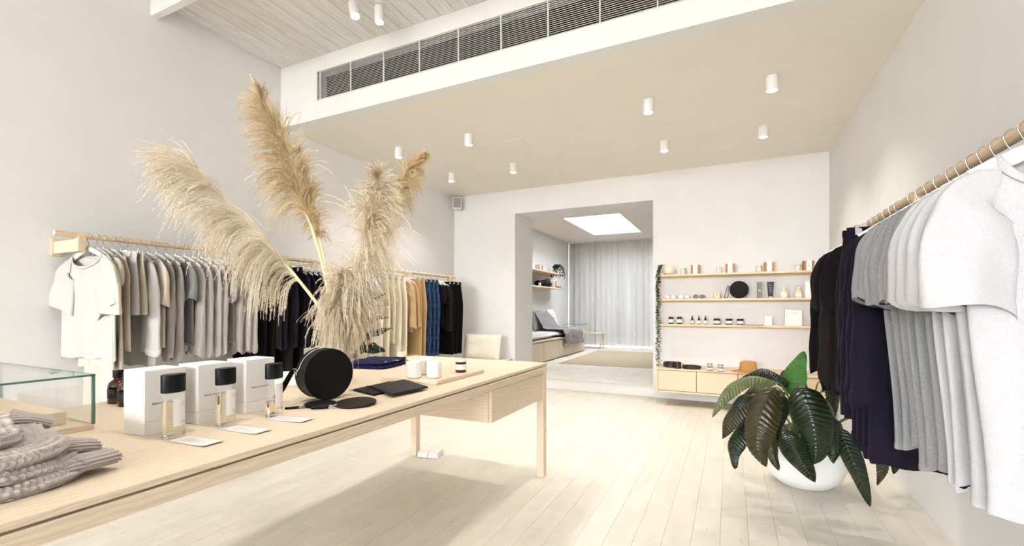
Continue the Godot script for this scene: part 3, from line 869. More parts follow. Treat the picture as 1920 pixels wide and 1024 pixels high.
	obj("strap", tb(curve([Vector3(-0.014, 0.125, 0.12), Vector3(-0.004, 0.1, 0.14), Vector3(-0.006, 0.058, 0.165), Vector3(-0.03, 0.014, 0.19), Vector3(-0.09, 0.004, 0.2)], 24), 0.012, 0.012, 8, 0.2, Vector3(0.2, 0.75, 0.6)), M.leather_black, bag)
	# two small round leather pouches
	for d in [[Vector3(-1.385, TOP, -1.235), 0.058, 0.0, "leather_black", "small round black leather pouch lying half under the other round pouch"], [Vector3(-1.275, TOP, -1.3), 0.075, 0.011, "leather_brown", "round dark brown leather coin pouch lying on the table's front edge"]]:
		var r: float = d[1]
		var p := thing("round_pouch", d[4], "pouch", d[0] + Vector3(0, d[2] * 0.3, 0), 0.0, "round leather pouches")
		var disc := obj("pouch_body", la([Vector2(0.001, 0), Vector2(r - 0.004, 0.0), Vector2(r, 0.003), Vector2(r + 0.001, 0.005), Vector2(r, 0.0075), Vector2(r - 0.006, 0.0105), Vector2(r * 0.5, 0.013), Vector2(0.001, 0.0135)], 48), M[d[3]], p)
		if d[2] > 0.0: disc.rotation.x = 0.05
		obj("zip_pull", tb(PackedVector3Array([Vector3(-0.3 * r, 0.008, 0.95 * r), Vector3(-0.35 * r, 0.006, 1.2 * r), Vector3(-0.42 * r, 0.004, 1.35 * r)]), 0.0028), M.steel, p)
		obj("ring", tb(arc(Vector3(-0.36 * r, 0.007, 1.2 * r), Vector3(0.008, 0, 0), Vector3(0, 0.004, 0.008), 0, TAU, 14), 0.0017), M.steel, p)
		obj("tab", tb(PackedVector3Array([Vector3(-0.45 * r, 0.004, 1.3 * r), Vector3(-0.75 * r, 0.004, 1.65 * r), Vector3(-1.0 * r, 0.004, 1.85 * r)]), 0.006, 0.005, 8, 0.45), M.leather_black, p)
	# two flat leather zip pouches, one on the other
	for d in [[PackedVector2Array([Vector2(-1.5, -1.51), Vector2(-1.5, -1.75), Vector2(-1.325, -1.73), Vector2(-1.33, -1.455)]), 0.0, "leather_black", "flat black leather zip pouch, the lower one of the overlapping pair"], [PackedVector2Array([Vector2(-1.462, -1.573), Vector2(-1.436, -1.784), Vector2(-1.21, -1.668), Vector2(-1.232, -1.455)]), 0.009, "leather_grey", "flat dark grey leather zip pouch, the upper one of the overlapping pair"]]:
		var p := thing("flat_pouch", d[2 + 1], "pouch", Vector3(0, TOP + d[1], 0), 0.0, "flat leather pouches")
		var pl := G.new()
		var inset := PackedVector2Array()
		var mid := Vector2(-1.35, -1.62)
		for q in d[0]: inset.append(mid + (q - mid) * 0.97)
		pl.plate(d[0], 0.002, 0.0065)
		pl.plate(inset, 0.0003, 0.0088)
		obj("pouch_body", pl, M[d[2]], p)
		var a: Vector2 = d[0][0]
		var b: Vector2 = d[0][1]
		obj("zip", tb(PackedVector3Array([Vector3(a.x, 0.0045, a.y), Vector3(b.x, 0.0045, b.y)]), 0.0018), M.steel, p)
		obj("zip_pull", tb(PackedVector3Array([Vector3(a.x, 0.006, a.y), Vector3(a.x - 0.008, 0.006, a.y + 0.012)]), 0.003), M.steel, p)
	# folded navy jeans
	var jn := thing("folded_jeans", "navy cotton trousers folded flat on the table behind the vase", "trousers", Vector3(-2.03, TOP, -2.27), 0.25)
	obj("lower_fold", folded(0.3, 0.4, 0.018, 5), M.denim_navy, jn)
	obj("upper_fold", folded(0.28, 0.38, 0.018, 9), M.denim_navy, jn, Vector3(-0.01, 0.017, -0.005))
	obj("drawstring", tb(curve([Vector3(0.09, 0.033, 0.1), Vector3(0.12, 0.034, 0.06), Vector3(0.1, 0.033, 0.02), Vector3(0.13, 0.032, -0.01)], 12), 0.003), M.card_white, jn)
	# board with white cups and an amber jar
	tag(obj("serving_board", bx(Vector3(-1.42, TOP + 0.01, -2.02), Vector3(0.34, 0.02, 0.46), 0.002, 2), M.ash), "thin rectangular ash board under the white cups", "board")
	for d in [[Vector3(-1.41, 0.777, -1.83), "white ribbed ceramic cup, left of the front pair on the board"], [Vector3(-1.325, 0.777, -1.875), "white ribbed ceramic cup, right of the front pair on the board"], [Vector3(-1.43, 0.777, -1.96), "white ribbed ceramic cup standing behind the front pair"]]:
		var cup := thing("ceramic_cup", d[1], "cup", d[0], 0.0, "white ceramic cups")
		obj("cup_body", la([Vector2(0.001, 0.004), Vector2(0.028, 0.0), Vector2(0.033, 0.002), Vector2(0.0345, 0.008), Vector2(0.0345, 0.074), Vector2(0.033, 0.08), Vector2(0.029, 0.084), Vector2(0.026, 0.084), Vector2(0.025, 0.078), Vector2(0.001, 0.076)], 40), M.ceramic_white, cup)
		for k in 20:
			var a := TAU * k / 20.0
			obj("rib", tb(PackedVector3Array([Vector3(cos(a) * 0.0342, 0.01, sin(a) * 0.0342), Vector3(cos(a) * 0.0342, 0.072, sin(a) * 0.0342)]), 0.0014, -1.0, 5), M.ceramic_white, cup)
	jar("amber_jar", "amber glass jar with white label and pale lid at the end of the board", Vector3(-1.31, 0.777, -2.1), 0.029, 0.068, M.amber_glass, M.ceramic_cream)
	for d in [[Vector3(-1.68, TOP, -2.16), 0.04, 0.095, "tall clear glass candle tumbler behind the white cups"], [Vector3(-2.13, TOP, -2.62), 0.036, 0.09, "clear glass candle tumbler on the back edge beside the folded trousers"]]:
		var gl := thing("glass_candle", d[3], "candle", d[0], 0.0, "glass candles")
		obj("tumbler", la([Vector2(0.001, 0), Vector2(d[1] - 0.002, 0), Vector2(d[1], 0.002), Vector2(d[1], d[2])], 32), M.glass, gl)
		obj("wax_fill", la([Vector2(0.001, 0.008), Vector2(d[1] - 0.003, 0.008), Vector2(d[1] - 0.003, d[2] * 0.55), Vector2(0.001, d[2] * 0.55)], 32), M.wax, gl)
		obj("wick", tb(PackedVector3Array([Vector3(0, d[2] * 0.54, 0), Vector3(0.001, d[2] * 0.66, 0)]), 0.001), M.ink, gl)

func jar(called: String, label: String, at: Vector3, r: float, h: float, glass: Material, lid: Material, group := "", band := true) -> Node3D:
	var j := thing(called, label, "jar", at, 0.0, group)
	obj("jar_body", la([Vector2(0.001, 0), Vector2(r - 0.002, 0), Vector2(r, 0.003), Vector2(r, h * 0.78), Vector2(r * 0.9, h * 0.83), Vector2(0.001, h * 0.83)], 28), glass, j)
	obj("lid", la([Vector2(0.001, h * 0.82), Vector2(r * 0.96, h * 0.82), Vector2(r * 0.97, h * 0.84), Vector2(r * 0.97, h * 0.98), Vector2(r * 0.94, h), Vector2(0.001, h)], 28), lid, j)
	if band: obj("label", la([Vector2(r + 0.0006, h * 0.2), Vector2(r + 0.0006, h * 0.64)], 28), M.card_white, j)
	return j

# ---------------------------------------------------------------- pampas grass in its vase
func build_pampas() -> void:
	var at := Vector3(-1.79, TOP, -1.73)
	var vs := thing("glass_vase", "clear glass vase holding the pampas grass behind the round bag", "vase", at)
	obj("vase_wall", la([Vector2(0.001, 0.0), Vector2(0.05, 0.0), Vector2(0.054, 0.003), Vector2(0.056, 0.06), Vector2(0.053, 0.15), Vector2(0.042, 0.2), Vector2(0.04, 0.23), Vector2(0.046, 0.25)], 40), M.glass, vs)
	obj("vase_foot", la([Vector2(0.001, 0.001), Vector2(0.049, 0.001), Vector2(0.052, 0.003), Vector2(0.052, 0.012), Vector2(0.001, 0.014)], 40), M.glass_solid, vs)
	var foot := at + Vector3(0, 0.03, 0)
	plume("broad pale pampas plume arching far to the left over the clothes", [foot, Vector3(-1.843, 1.061, -1.679), Vector3(-1.944, 1.261, -1.597), Vector3(-2.051, 1.441, -1.502), Vector3(-2.2, 1.641, -1.386), Vector3(-2.318, 1.786, -1.296), Vector3(-2.428, 1.868, -1.222)], 0.33, 0.25, 2300, Color(0.83, 0.765, 0.65), Color(0.975, 0.95, 0.9), 1, 1.7)
	plume("tallest golden pampas plume reaching up towards the bulkhead", [foot + Vector3(0.01, 0, 0.01), Vector3(-1.859, 1.251, -1.693), Vector3(-1.913, 1.482, -1.668), Vector3(-1.982, 1.735, -1.613), Vector3(-2.052, 2.019, -1.546), Vector3(-2.136, 2.275, -1.472)], 0.44, 0.165, 1800, Color(0.77, 0.675, 0.51), Color(0.93, 0.87, 0.74), 2, 1.0)
	plume("slender pampas plume half hidden behind the tallest one", [foot + Vector3(0, 0, -0.012), Vector3(-1.916, 1.227, -1.766), Vector3(-1.994, 1.487, -1.773), Vector3(-2.084, 1.782, -1.763), Vector3(-2.163, 2.071, -1.736)], 0.5, 0.09, 800, Color(0.84, 0.74, 0.57), Color(0.95, 0.89, 0.76), 3, 1.0)
	plume("upright shaggy pampas plume drooping over the right of the vase", [foot + Vector3(0.008, 0, -0.006), Vector3(-1.778, 0.96, -1.732), Vector3(-1.734, 1.169, -1.742), Vector3(-1.666, 1.438, -1.764), Vector3(-1.615, 1.651, -1.777), Vector3(-1.567, 1.852, -1.778)], 0.22, 0.21, 2300, Color(0.8, 0.725, 0.605), Color(0.965, 0.925, 0.85), 4, 2.0)
	plume("small pampas plume at the far right, under a downlight", [foot + Vector3(0.004, 0, -0.016), Vector3(-1.8, 1.171, -1.855), Vector3(-1.759, 1.499, -1.974), Vector3(-1.697, 1.761, -2.048), Vector3(-1.628, 1.933, -2.103), Vector3(-1.575, 2.02, -2.15)], 0.52, 0.095, 900, Color(0.8, 0.69, 0.51), Color(0.93, 0.86, 0.71), 5, 1.1)
	plume("short pampas plume hanging in front of the vase mouth", [foot + Vector3(-0.006, 0, 0.01), Vector3(-1.79, 1.007, -1.7), Vector3(-1.765, 1.18, -1.68), Vector3(-1.73, 1.3, -1.68)], 0.28, 0.18, 1200, Color(0.83, 0.765, 0.65), Color(0.97, 0.935, 0.87), 6, 2.6)

func plume(label: String, pts: Array, from: float, spread: float, count: int, dark: Color, pale: Color, s: int, droop: float) -> void:
	var root: Vector3 = pts[0]
	var t := thing("pampas_stem", label, "pampas grass", root, 0.0, "pampas grass in the glass vase")
	var rel := []
	for p in pts: rel.append(p - root)
	var path := curve(rel, 60)
	obj("stalk", tb(path, 0.0105, 0.0018, 10), M.reed, t)
	var rng := RandomNumberGenerator.new()
	rng.seed = s * 77 + 5
	var g := G.new()
	# branchlets grow in tufts that lean and hang together
	var tufts := []
	for k in int(count / 16.0):
		tufts.append([pow(rng.randf(), 0.9), Vector3(rng.randf_range(-1, 1), rng.randf_range(-1, 1), rng.randf_range(-1, 1)), rng.randf_range(0.7, 1.2), rng.randf_range(0.6, 1.5), rng.randf()])
	for k in int(count * 0.5):
		var tuft: Array = tufts[k % tufts.size()]
		var q := clampf(tuft[0] + rng.randf_range(-0.018, 0.018), 0.0, 1.0)
		var a := lerpf(from, 0.91, q) * 60.0
		var i := mini(int(a), 59)
		var p := path[i].lerp(path[i + 1], a - i)
		var tan := (path[i + 1] - path[i]).normalized()
		var side := tan.cross(tuft[1] + Vector3(rng.randf_range(-0.24, 0.24), rng.randf_range(-0.24, 0.24), rng.randf_range(-0.24, 0.24))).normalized()
		var env := sqrt(minf(1.0, (1.0 - q) * 1.9 + 0.1)) * (0.75 + 0.25 * minf(1.0, q * 8.0 + 0.2))
		var ln: float = spread * env * tuft[2] * rng.randf_range(0.65, 1.15)
		var dir := (tan * rng.randf_range(1.0, 1.5) + side * rng.randf_range(0.2, 0.75)).normalized()
		var heavy: float = droop * tuft[3] * rng.randf_range(0.85, 1.2) * (0.4 + 0.8 * (1.0 - q))
		var tone := dark.lerp(pale, clampf(tuft[4] * 0.6 + rng.randf() * 0.4, 0.0, 1.0))
		g.col = tone.srgb_to_linear()
		var n := 9
		var step := ln / n * 1.25
		var prev := p
		var wide := 0.001
		var across := dir.cross(Vector3(rng.randf_range(-1, 1), rng.randf_range(-1, 1), rng.randf_range(-1, 1))).normalized()
		for m in n:
			var f := (m + 1.0) / n
			dir = (dir + Vector3(rng.randf_range(-0.09, 0.09), -heavy * 0.2, rng.randf_range(-0.09, 0.09))).normalized()
			var next := prev + dir * step
			var w0 := across * wide * (1.0 - (f - 1.0 / n) * 0.7)
			var w1 := across * wide * (1.0 - f * 0.7)
			g.tri(prev - w0, prev + w0, next + w1)
			g.tri(prev - w0, next + w1, next - w1)
			# fine spikelets along the branchlet, dense towards its end
			for h in (6 if m < 3 else 13):
				var hp := prev.lerp(next, rng.randf())
				var hd := (dir * 1.1 + Vector3(rng.randf_range(-1, 1), rng.randf_range(-1.2, 0.6), rng.randf_range(-1, 1)) * 0.75).normalized()
				var hl := rng.randf_range(0.008, 0.019) * (1.1 - f * 0.4)
				var hw := hd.cross(across + Vector3(0.1, 0.2, 0.1)).normalized() * rng.randf_range(0.0006, 0.001)
				g.tri(hp - hw, hp + hw, hp + hd * hl)
			prev = next
	tag(obj("plume", g, M.plume, t), "", "", "", "stuff")

# ---------------------------------------------------------------- clothes rails
const ROD_Y := 1.557
const LX := -3.53
const RX := 0.65

func build_rails() -> void:
	rail("round ash clothes rail on the left wall, the near one with the white linen tops", LX, -1.24, -3.2, [-1.36, -3.08], LEFT)
	rail("round ash clothes rail on the left wall, the far one with the trousers", LX, -3.5, -5.5, [-3.6, -4.48, -5.36], LEFT)
	rail("round ash clothes rail on the right wall with white and grey tees", RX, 0.4, -3.3, [-0.4, -2.24], RIGHT)
	var w := "on the near left rail"
	# near left rail, front to back
	top("linen_tee", "boxy white linen tee at the very front of the near left rail", LX, -1.398, "linen_white", {"L": 0.74, "sw": 0.2, "wc": 0.24, "wh": 0.25, "sl": 0.3, "cuff": 0.1, "sa": 14.0, "turn": 0.14, "amp": 0.016}, "tee", "white linen tops")
	top("linen_tee", "cream linen tee with wide drooping sleeves, second from the front %s" % w, LX, -1.442, "linen_cream", {"L": 0.8, "sw": 0.2, "wc": 0.23, "wh": 0.24, "sl": 0.34, "cuff": 0.115, "sa": 12.0, "amp": 0.014}, "tee", "white linen tops")
	top("linen_dress", "long cream linen dress, third from the front %s" % w, LX, -1.474, "linen_cream", {"L": 1.08, "sw": 0.17, "wc": 0.2, "wh": 0.26, "sl": 0.14, "cuff": 0.08, "sa": 10.0, "amp": 0.02}, "dress", "white linen tops")
	top("linen_shirt", "oat linen sleeveless top, fourth from the front %s" % w, LX, -1.517, "linen_oat", {"L": 0.7, "sw": 0.15, "wc": 0.19, "wh": 0.2, "sl": 0.0, "nd": 0.12}, "top", "white linen tops")
	bottoms("linen_shorts", "white linen shorts clipped to the first clip hanger %s" % w, LX, -1.562, "linen_white", 0.38, "shorts", "linen shorts")
	bottoms("linen_shorts", "cream linen shorts clipped to the second clip hanger %s" % w, LX, -1.606, "linen_cream", 0.38, "shorts", "linen shorts")
	top("linen_shirt", "long white linen shirt with a rolled sleeve %s" % w, LX, -1.656, "linen_white", {"L": 0.82, "sw": 0.19, "wc": 0.21, "wh": 0.22, "sl": 0.56, "cuff": 0.09, "sa": 5.0, "amp": 0.02, "roll": true}, "shirt", "white linen tops")
	top("linen_shirt", "cream short-sleeved shirt next to the grey sweatshirts %s" % w, LX, -1.714, "linen_cream", {"L": 0.7, "sw": 0.19, "wc": 0.21, "sl": 0.28, "cuff": 0.08}, "shirt", "white linen tops")
	var greys := [["marl_mid", 0], ["marl_mid", 0], ["marl_grey", 1], ["marl_pale", 0], ["marl_warm", 0], ["marl_pale", 0], ["marl_pale", 0], ["marl_mid", 1], ["marl_warm", 0], ["marl_pale", 0], ["marl_pale", 0]]
	for k in greys.size():
		var tee: bool = greys[k][1] == 1
		top("grey_tee" if tee else "grey_sweatshirt", "grey marl %s, %s grey garment from the front %s" % ["short-sleeved tee" if tee else "long-sleeved sweatshirt", NTH[k], w], LX, -1.765 - k * 0.0585, greys[k][0], {"L": 0.68, "sw": 0.195, "wc": 0.2, "sl": 0.24 if tee else 0.6, "cuff": 0.075 if tee else 0.048, "sa": 8.0 if tee else 4.0, "rib": not tee, "seed": 40 + k}, "tee" if tee else "sweatshirt", "grey marl tops")
	for k in 12:
		var z := -2.43 - k * 0.0585
		var m: String = ["velvet_black", "velvet_black", "velvet_brown", "velvet_navy", "velvet_brown", "velvet_navy", "velvet_black", "velvet_navy", "velvet_navy", "velvet_black", "velvet_navy", "velvet_black"][k]
		var hue: String = {"velvet_black": "black", "velvet_brown": "dark brown", "velvet_navy": "navy"}[m]
		if k in [0, 1, 4, 6]:
			bottoms("velvet_trousers", "%s velvet trousers, %s dark garment from the grey tops %s" % [hue, NTH[k], w], LX, z, m, 0.98, "trousers", "dark velvet garments")
		else:
			top("velvet_sweatshirt", "%s velvet sweatshirt, %s dark garment from the grey tops %s" % [hue, NTH[k], w], LX, z, m, {"L": 0.72, "sw": 0.195, "wc": 0.2, "sl": 0.6, "cuff": 0.048, "sa": 4.0, "rib": true, "seed": 70 + k}, "sweatshirt", "dark velvet garments")
	# far left rail
	w = "on the far left rail"
	top("white_tee", "plain white cotton tee at the near end of the far left rail", LX, -3.68, "tee_white", {"L": 0.7, "sl": 0.24, "cuff": 0.085, "seed": 5}, "tee")
	for k in 5: bottoms("cream_trousers", "cream cotton trousers, %s pair from the near end %s" % [NTH[k], w], LX, -3.78 - k * 0.1, "trouser_cream", 0.95 if k != 2 else 0.72, "trousers", "cream trousers")
	top("camel_shirt", "camel shirt with rolled sleeves, the nearer of two %s" % w, LX, -4.29, "shirt_camel", {"L": 0.72, "sl": 0.5, "cuff": 0.06, "roll": true, "seed": 8}, "shirt", "camel shirts")
	top("camel_shirt", "camel shirt with rolled sleeves, the farther of two %s" % w, LX, -4.37, "shirt_camel", {"L": 0.72, "sl": 0.5, "cuff": 0.06, "roll": true, "seed": 9}, "shirt", "camel shirts")
	for k in 2: bottoms("tan_trousers", "tan cotton trousers, the %s pair %s" % [["nearer", "farther"][k], w], LX, -4.46 - k * 0.085, "trouser_tan", 0.92, "trousers", "tan trousers")
	for k in 3: bottoms("blue_jeans", "washed blue jeans, %s pair from the tan trousers %s" % [NTH[k], w], LX, -4.65 - k * 0.09, "denim_blue", 0.93, "jeans", "blue jeans")
	for k in 3: top("black_shirt", "black cotton %s, %s black top after the jeans %s" % [["tee", "tee", "long-sleeved top"][k], NTH[k], w], LX, -4.93 - k * 0.075, "cotton_black" if k < 2 else "velvet_brown", {"L": 0.68, "sl": 0.24 if k < 2 else 0.58, "cuff": 0.08 if k < 2 else 0.05, "sa": 8.0 if k < 2 else 4.0, "seed": 12 + k}, "top", "black tops")
	for k in 3: bottoms("black_trousers", "black trousers, %s pair after the black tops %s" % [NTH[k], w], LX, -5.17 - k * 0.095, "cotton_black", 0.95, "trousers", "black trousers")
	# right rail, front to back
	w = "on the right rail"
	for k in 4:
		top("white_tee", "loose white cotton tee, %s from the front %s" % [NTH[k], w], RX, -1.36 - k * 0.058, "tee_white", {"L": 0.88, "sw": 0.2, "wc": 0.185, "wh": 0.15, "sl": 0.29, "cuff": 0.084, "sa": 10.0, "turn": [0.1, 0.05, 0.0, -0.03][k], "seed": 20 + k, "amp": 0.024, "depth": 0.026}, "tee", "white tees on the right rail")
	for k in 6:
		top("marl_tee", "blue-grey marl tee, %s grey one from the white tees %s" % [NTH[k], w], RX, -1.6 - k * 0.07, "marl_grey", {"L": 0.86 + 0.02 * (k % 3), "sw": 0.195, "wc": 0.185, "wh": 0.15, "sl": 0.28, "cuff": 0.08, "sa": 10.0, "seed": 30 + k, "amp": 0.022, "depth": 0.026}, "tee", "grey marl tees on the right rail")
	for k in 4:
		top("velvet_sweatshirt", "navy velvet sweatshirt, %s navy one from the grey tees %s" % [NTH[k], w], RX, -2.05 - k * 0.085, "velvet_navy", {"L": 0.98, "sw": 0.2, "wc": 0.2, "wh": 0.2, "sl": 0.62, "cuff": 0.052, "sa": 6.0, "rib": true, "seed": 50 + k, "depth": 0.032}, "sweatshirt", "navy velvet sweatshirts")
	for k in 2: bottoms("velvet_trousers", "navy velvet drawstring trousers, the %s of two clipped pairs %s" % [["nearer", "farther"][k], w], RX, -2.47 - k * 0.075, "velvet_navy" if k == 0 else "velvet_brown", 0.82, "trousers", "velvet trousers on the right rail")
	for k in 5:
		var long := k in [1, 4]
		top("velvet_sweatshirt" if long else "velvet_tee", "%s velvet %s, %s dark top towards the far end %s" % [["black", "dark brown"][k % 2], "sweatshirt" if long else "tee", NTH[k], w], RX, -2.64 - k * 0.095, ["velvet_black", "velvet_brown"][k % 2] if k < 4 else "velvet_black", {"L": 0.84, "sw": 0.2, "wc": 0.2, "wh": 0.2, "sl": 0.62 if long else 0.3, "cuff": 0.052 if long else 0.085, "sa": 6.0, "rib": long, "seed": 60 + k, "depth": 0.032}, "sweatshirt" if long else "tee", "black and brown velvet tops")

func rail(label: String, x: float, z0: float, z1: float, holds: Array, wall: float) -> void:
	var t := thing("clothes_rail", label, "clothes rail", Vector3(x, ROD_Y, z0), 0.0, "clothes rails")
	var ln := z0 - z1
	var rod := G.new()
	var rows := []
	for i in 4:
		var row := PackedVector3Array()
		var zz: float = [0.0, -0.0015, -ln + 0.0015, -ln][i]
		for j in 20:
			var r := 0.0175 if i in [1, 2] else 0.0165
			row.append(Vector3(cos(TAU * j / 20.0) * r, sin(TAU * j / 20.0) * r, zz))
		rows.append(row)
	rod.grid(rows, true, false)
	for i in rod.uv.size(): rod.uv[i] = Vector2(rod.v[i].z, rod.uv[i].x * 0.11)
	rod.fan(rows[0], Vector3.BACK)
	rod.fan(rows[3], Vector3.FORWARD)
	obj("rod", rod, M.ash_warm, t)
	var s := signf(wall - x)
	var reach := absf(wall - x)
	for z in holds:
		obj("bracket_arm", bx(Vector3(s * (reach / 2.0 + 0.01), -0.058, z - z0), Vector3(reach - 0.02, 0.075, 0.035), 0.002, 0), M.ash_pale, t)
		obj("bracket_block", bx(Vector3(0, -0.05, z - z0), Vector3(0.042, 0.09, 0.038), 0.002, 1), M.ash_warm, t)
		obj("wall_plate", bx(Vector3(s * (reach - 0.006), -0.055, z - z0), Vector3(0.012, 0.11, 0.06), 0.002, 1), M.ash_pale, t)

func hook(y := -0.066) -> PackedVector3Array:
	var p := arc(Vector3.ZERO, Vector3(0.0197, 0, 0), Vector3(0, 0.0197, 0), -0.5, PI + 0.55, 22)
	p.append_array(PackedVector3Array([Vector3(-0.011, -0.024, 0), Vector3(-0.003, -0.033, 0), Vector3(0, -0.044, 0), Vector3(0, y, 0)]))
	return p

var hung := {}
var hook_mesh: ArrayMesh
var arm_mesh: ArrayMesh

func hanger(x: float, z: float, turn: float, wide := 0.195, clips := false) -> Node3D:
	var which := ("far left rail" if z < -3.4 else "near left rail") if x < 0 else "right rail"
	hung[which] = hung.get(which, 0) + 1
	var n: int = hung[which]
	var nth := "%d%s" % [n, "th" if n in [11, 12, 13] else {1: "st", 2: "nd", 3: "rd"}.get(n % 10, "th")]
	var t := thing("clip_hanger" if clips else "hanger", "white %s, %s from the near end of the %s" % ["clip hanger" if clips else "hanger", nth, which], "hanger", Vector3(x, ROD_Y, z), turn, "hangers on the " + which)
	if hook_mesh == null: hook_mesh = tb(hook(), 0.0017, -1.0, 6, 1.0, Vector3.BACK).mesh()
	obj("hook", hook_mesh, M.steel, t)
	if clips:
		obj("bar", tb(PackedVector3Array([Vector3(-0.185, -0.082, 0), Vector3(0.185, -0.082, 0)]), 0.0028), M.steel, t)
		obj("sleeve_bar", bx(Vector3(0, -0.08, 0), Vector3(0.16, 0.026, 0.011), 0.004), M.plastic_white, t)
		for s in [-1.0, 1.0]:
			for e in [-1.0, 1.0]:
				var c := obj("clip", bx(Vector3.ZERO, Vector3(0.026, 0.046, 0.003), 0.001), M.steel, t, Vector3(s * 0.145, -0.094, e * 0.009))
				c.rotation.x = -e * 0.16
			obj("clip_spring", tb(PackedVector3Array([Vector3(s * 0.145 - 0.014, -0.082, 0), Vector3(s * 0.145 + 0.014, -0.082, 0)]), 0.007), M.steel, t)
	else:
		if arm_mesh == null:
			var p := PackedVector3Array()
			for k in 25:
				var q := k / 12.0 - 1.0
				p.append(Vector3(q * 0.175, -0.076 - 0.075 * pow(absf(q), 1.35), 0))
			arm_mesh = tb(p, 0.018, 0.013, 10, 0.38, Vector3.UP).mesh()
		var a := obj("hanger_body", arm_mesh, M.plastic_white, t)
		a.scale.x = wide / 0.175
		obj("collar", la([Vector2(0.001, -0.07), Vector2(0.006, -0.07), Vector2(0.006, -0.058), Vector2(0.001, -0.056)], 12), M.steel, t)
	return t

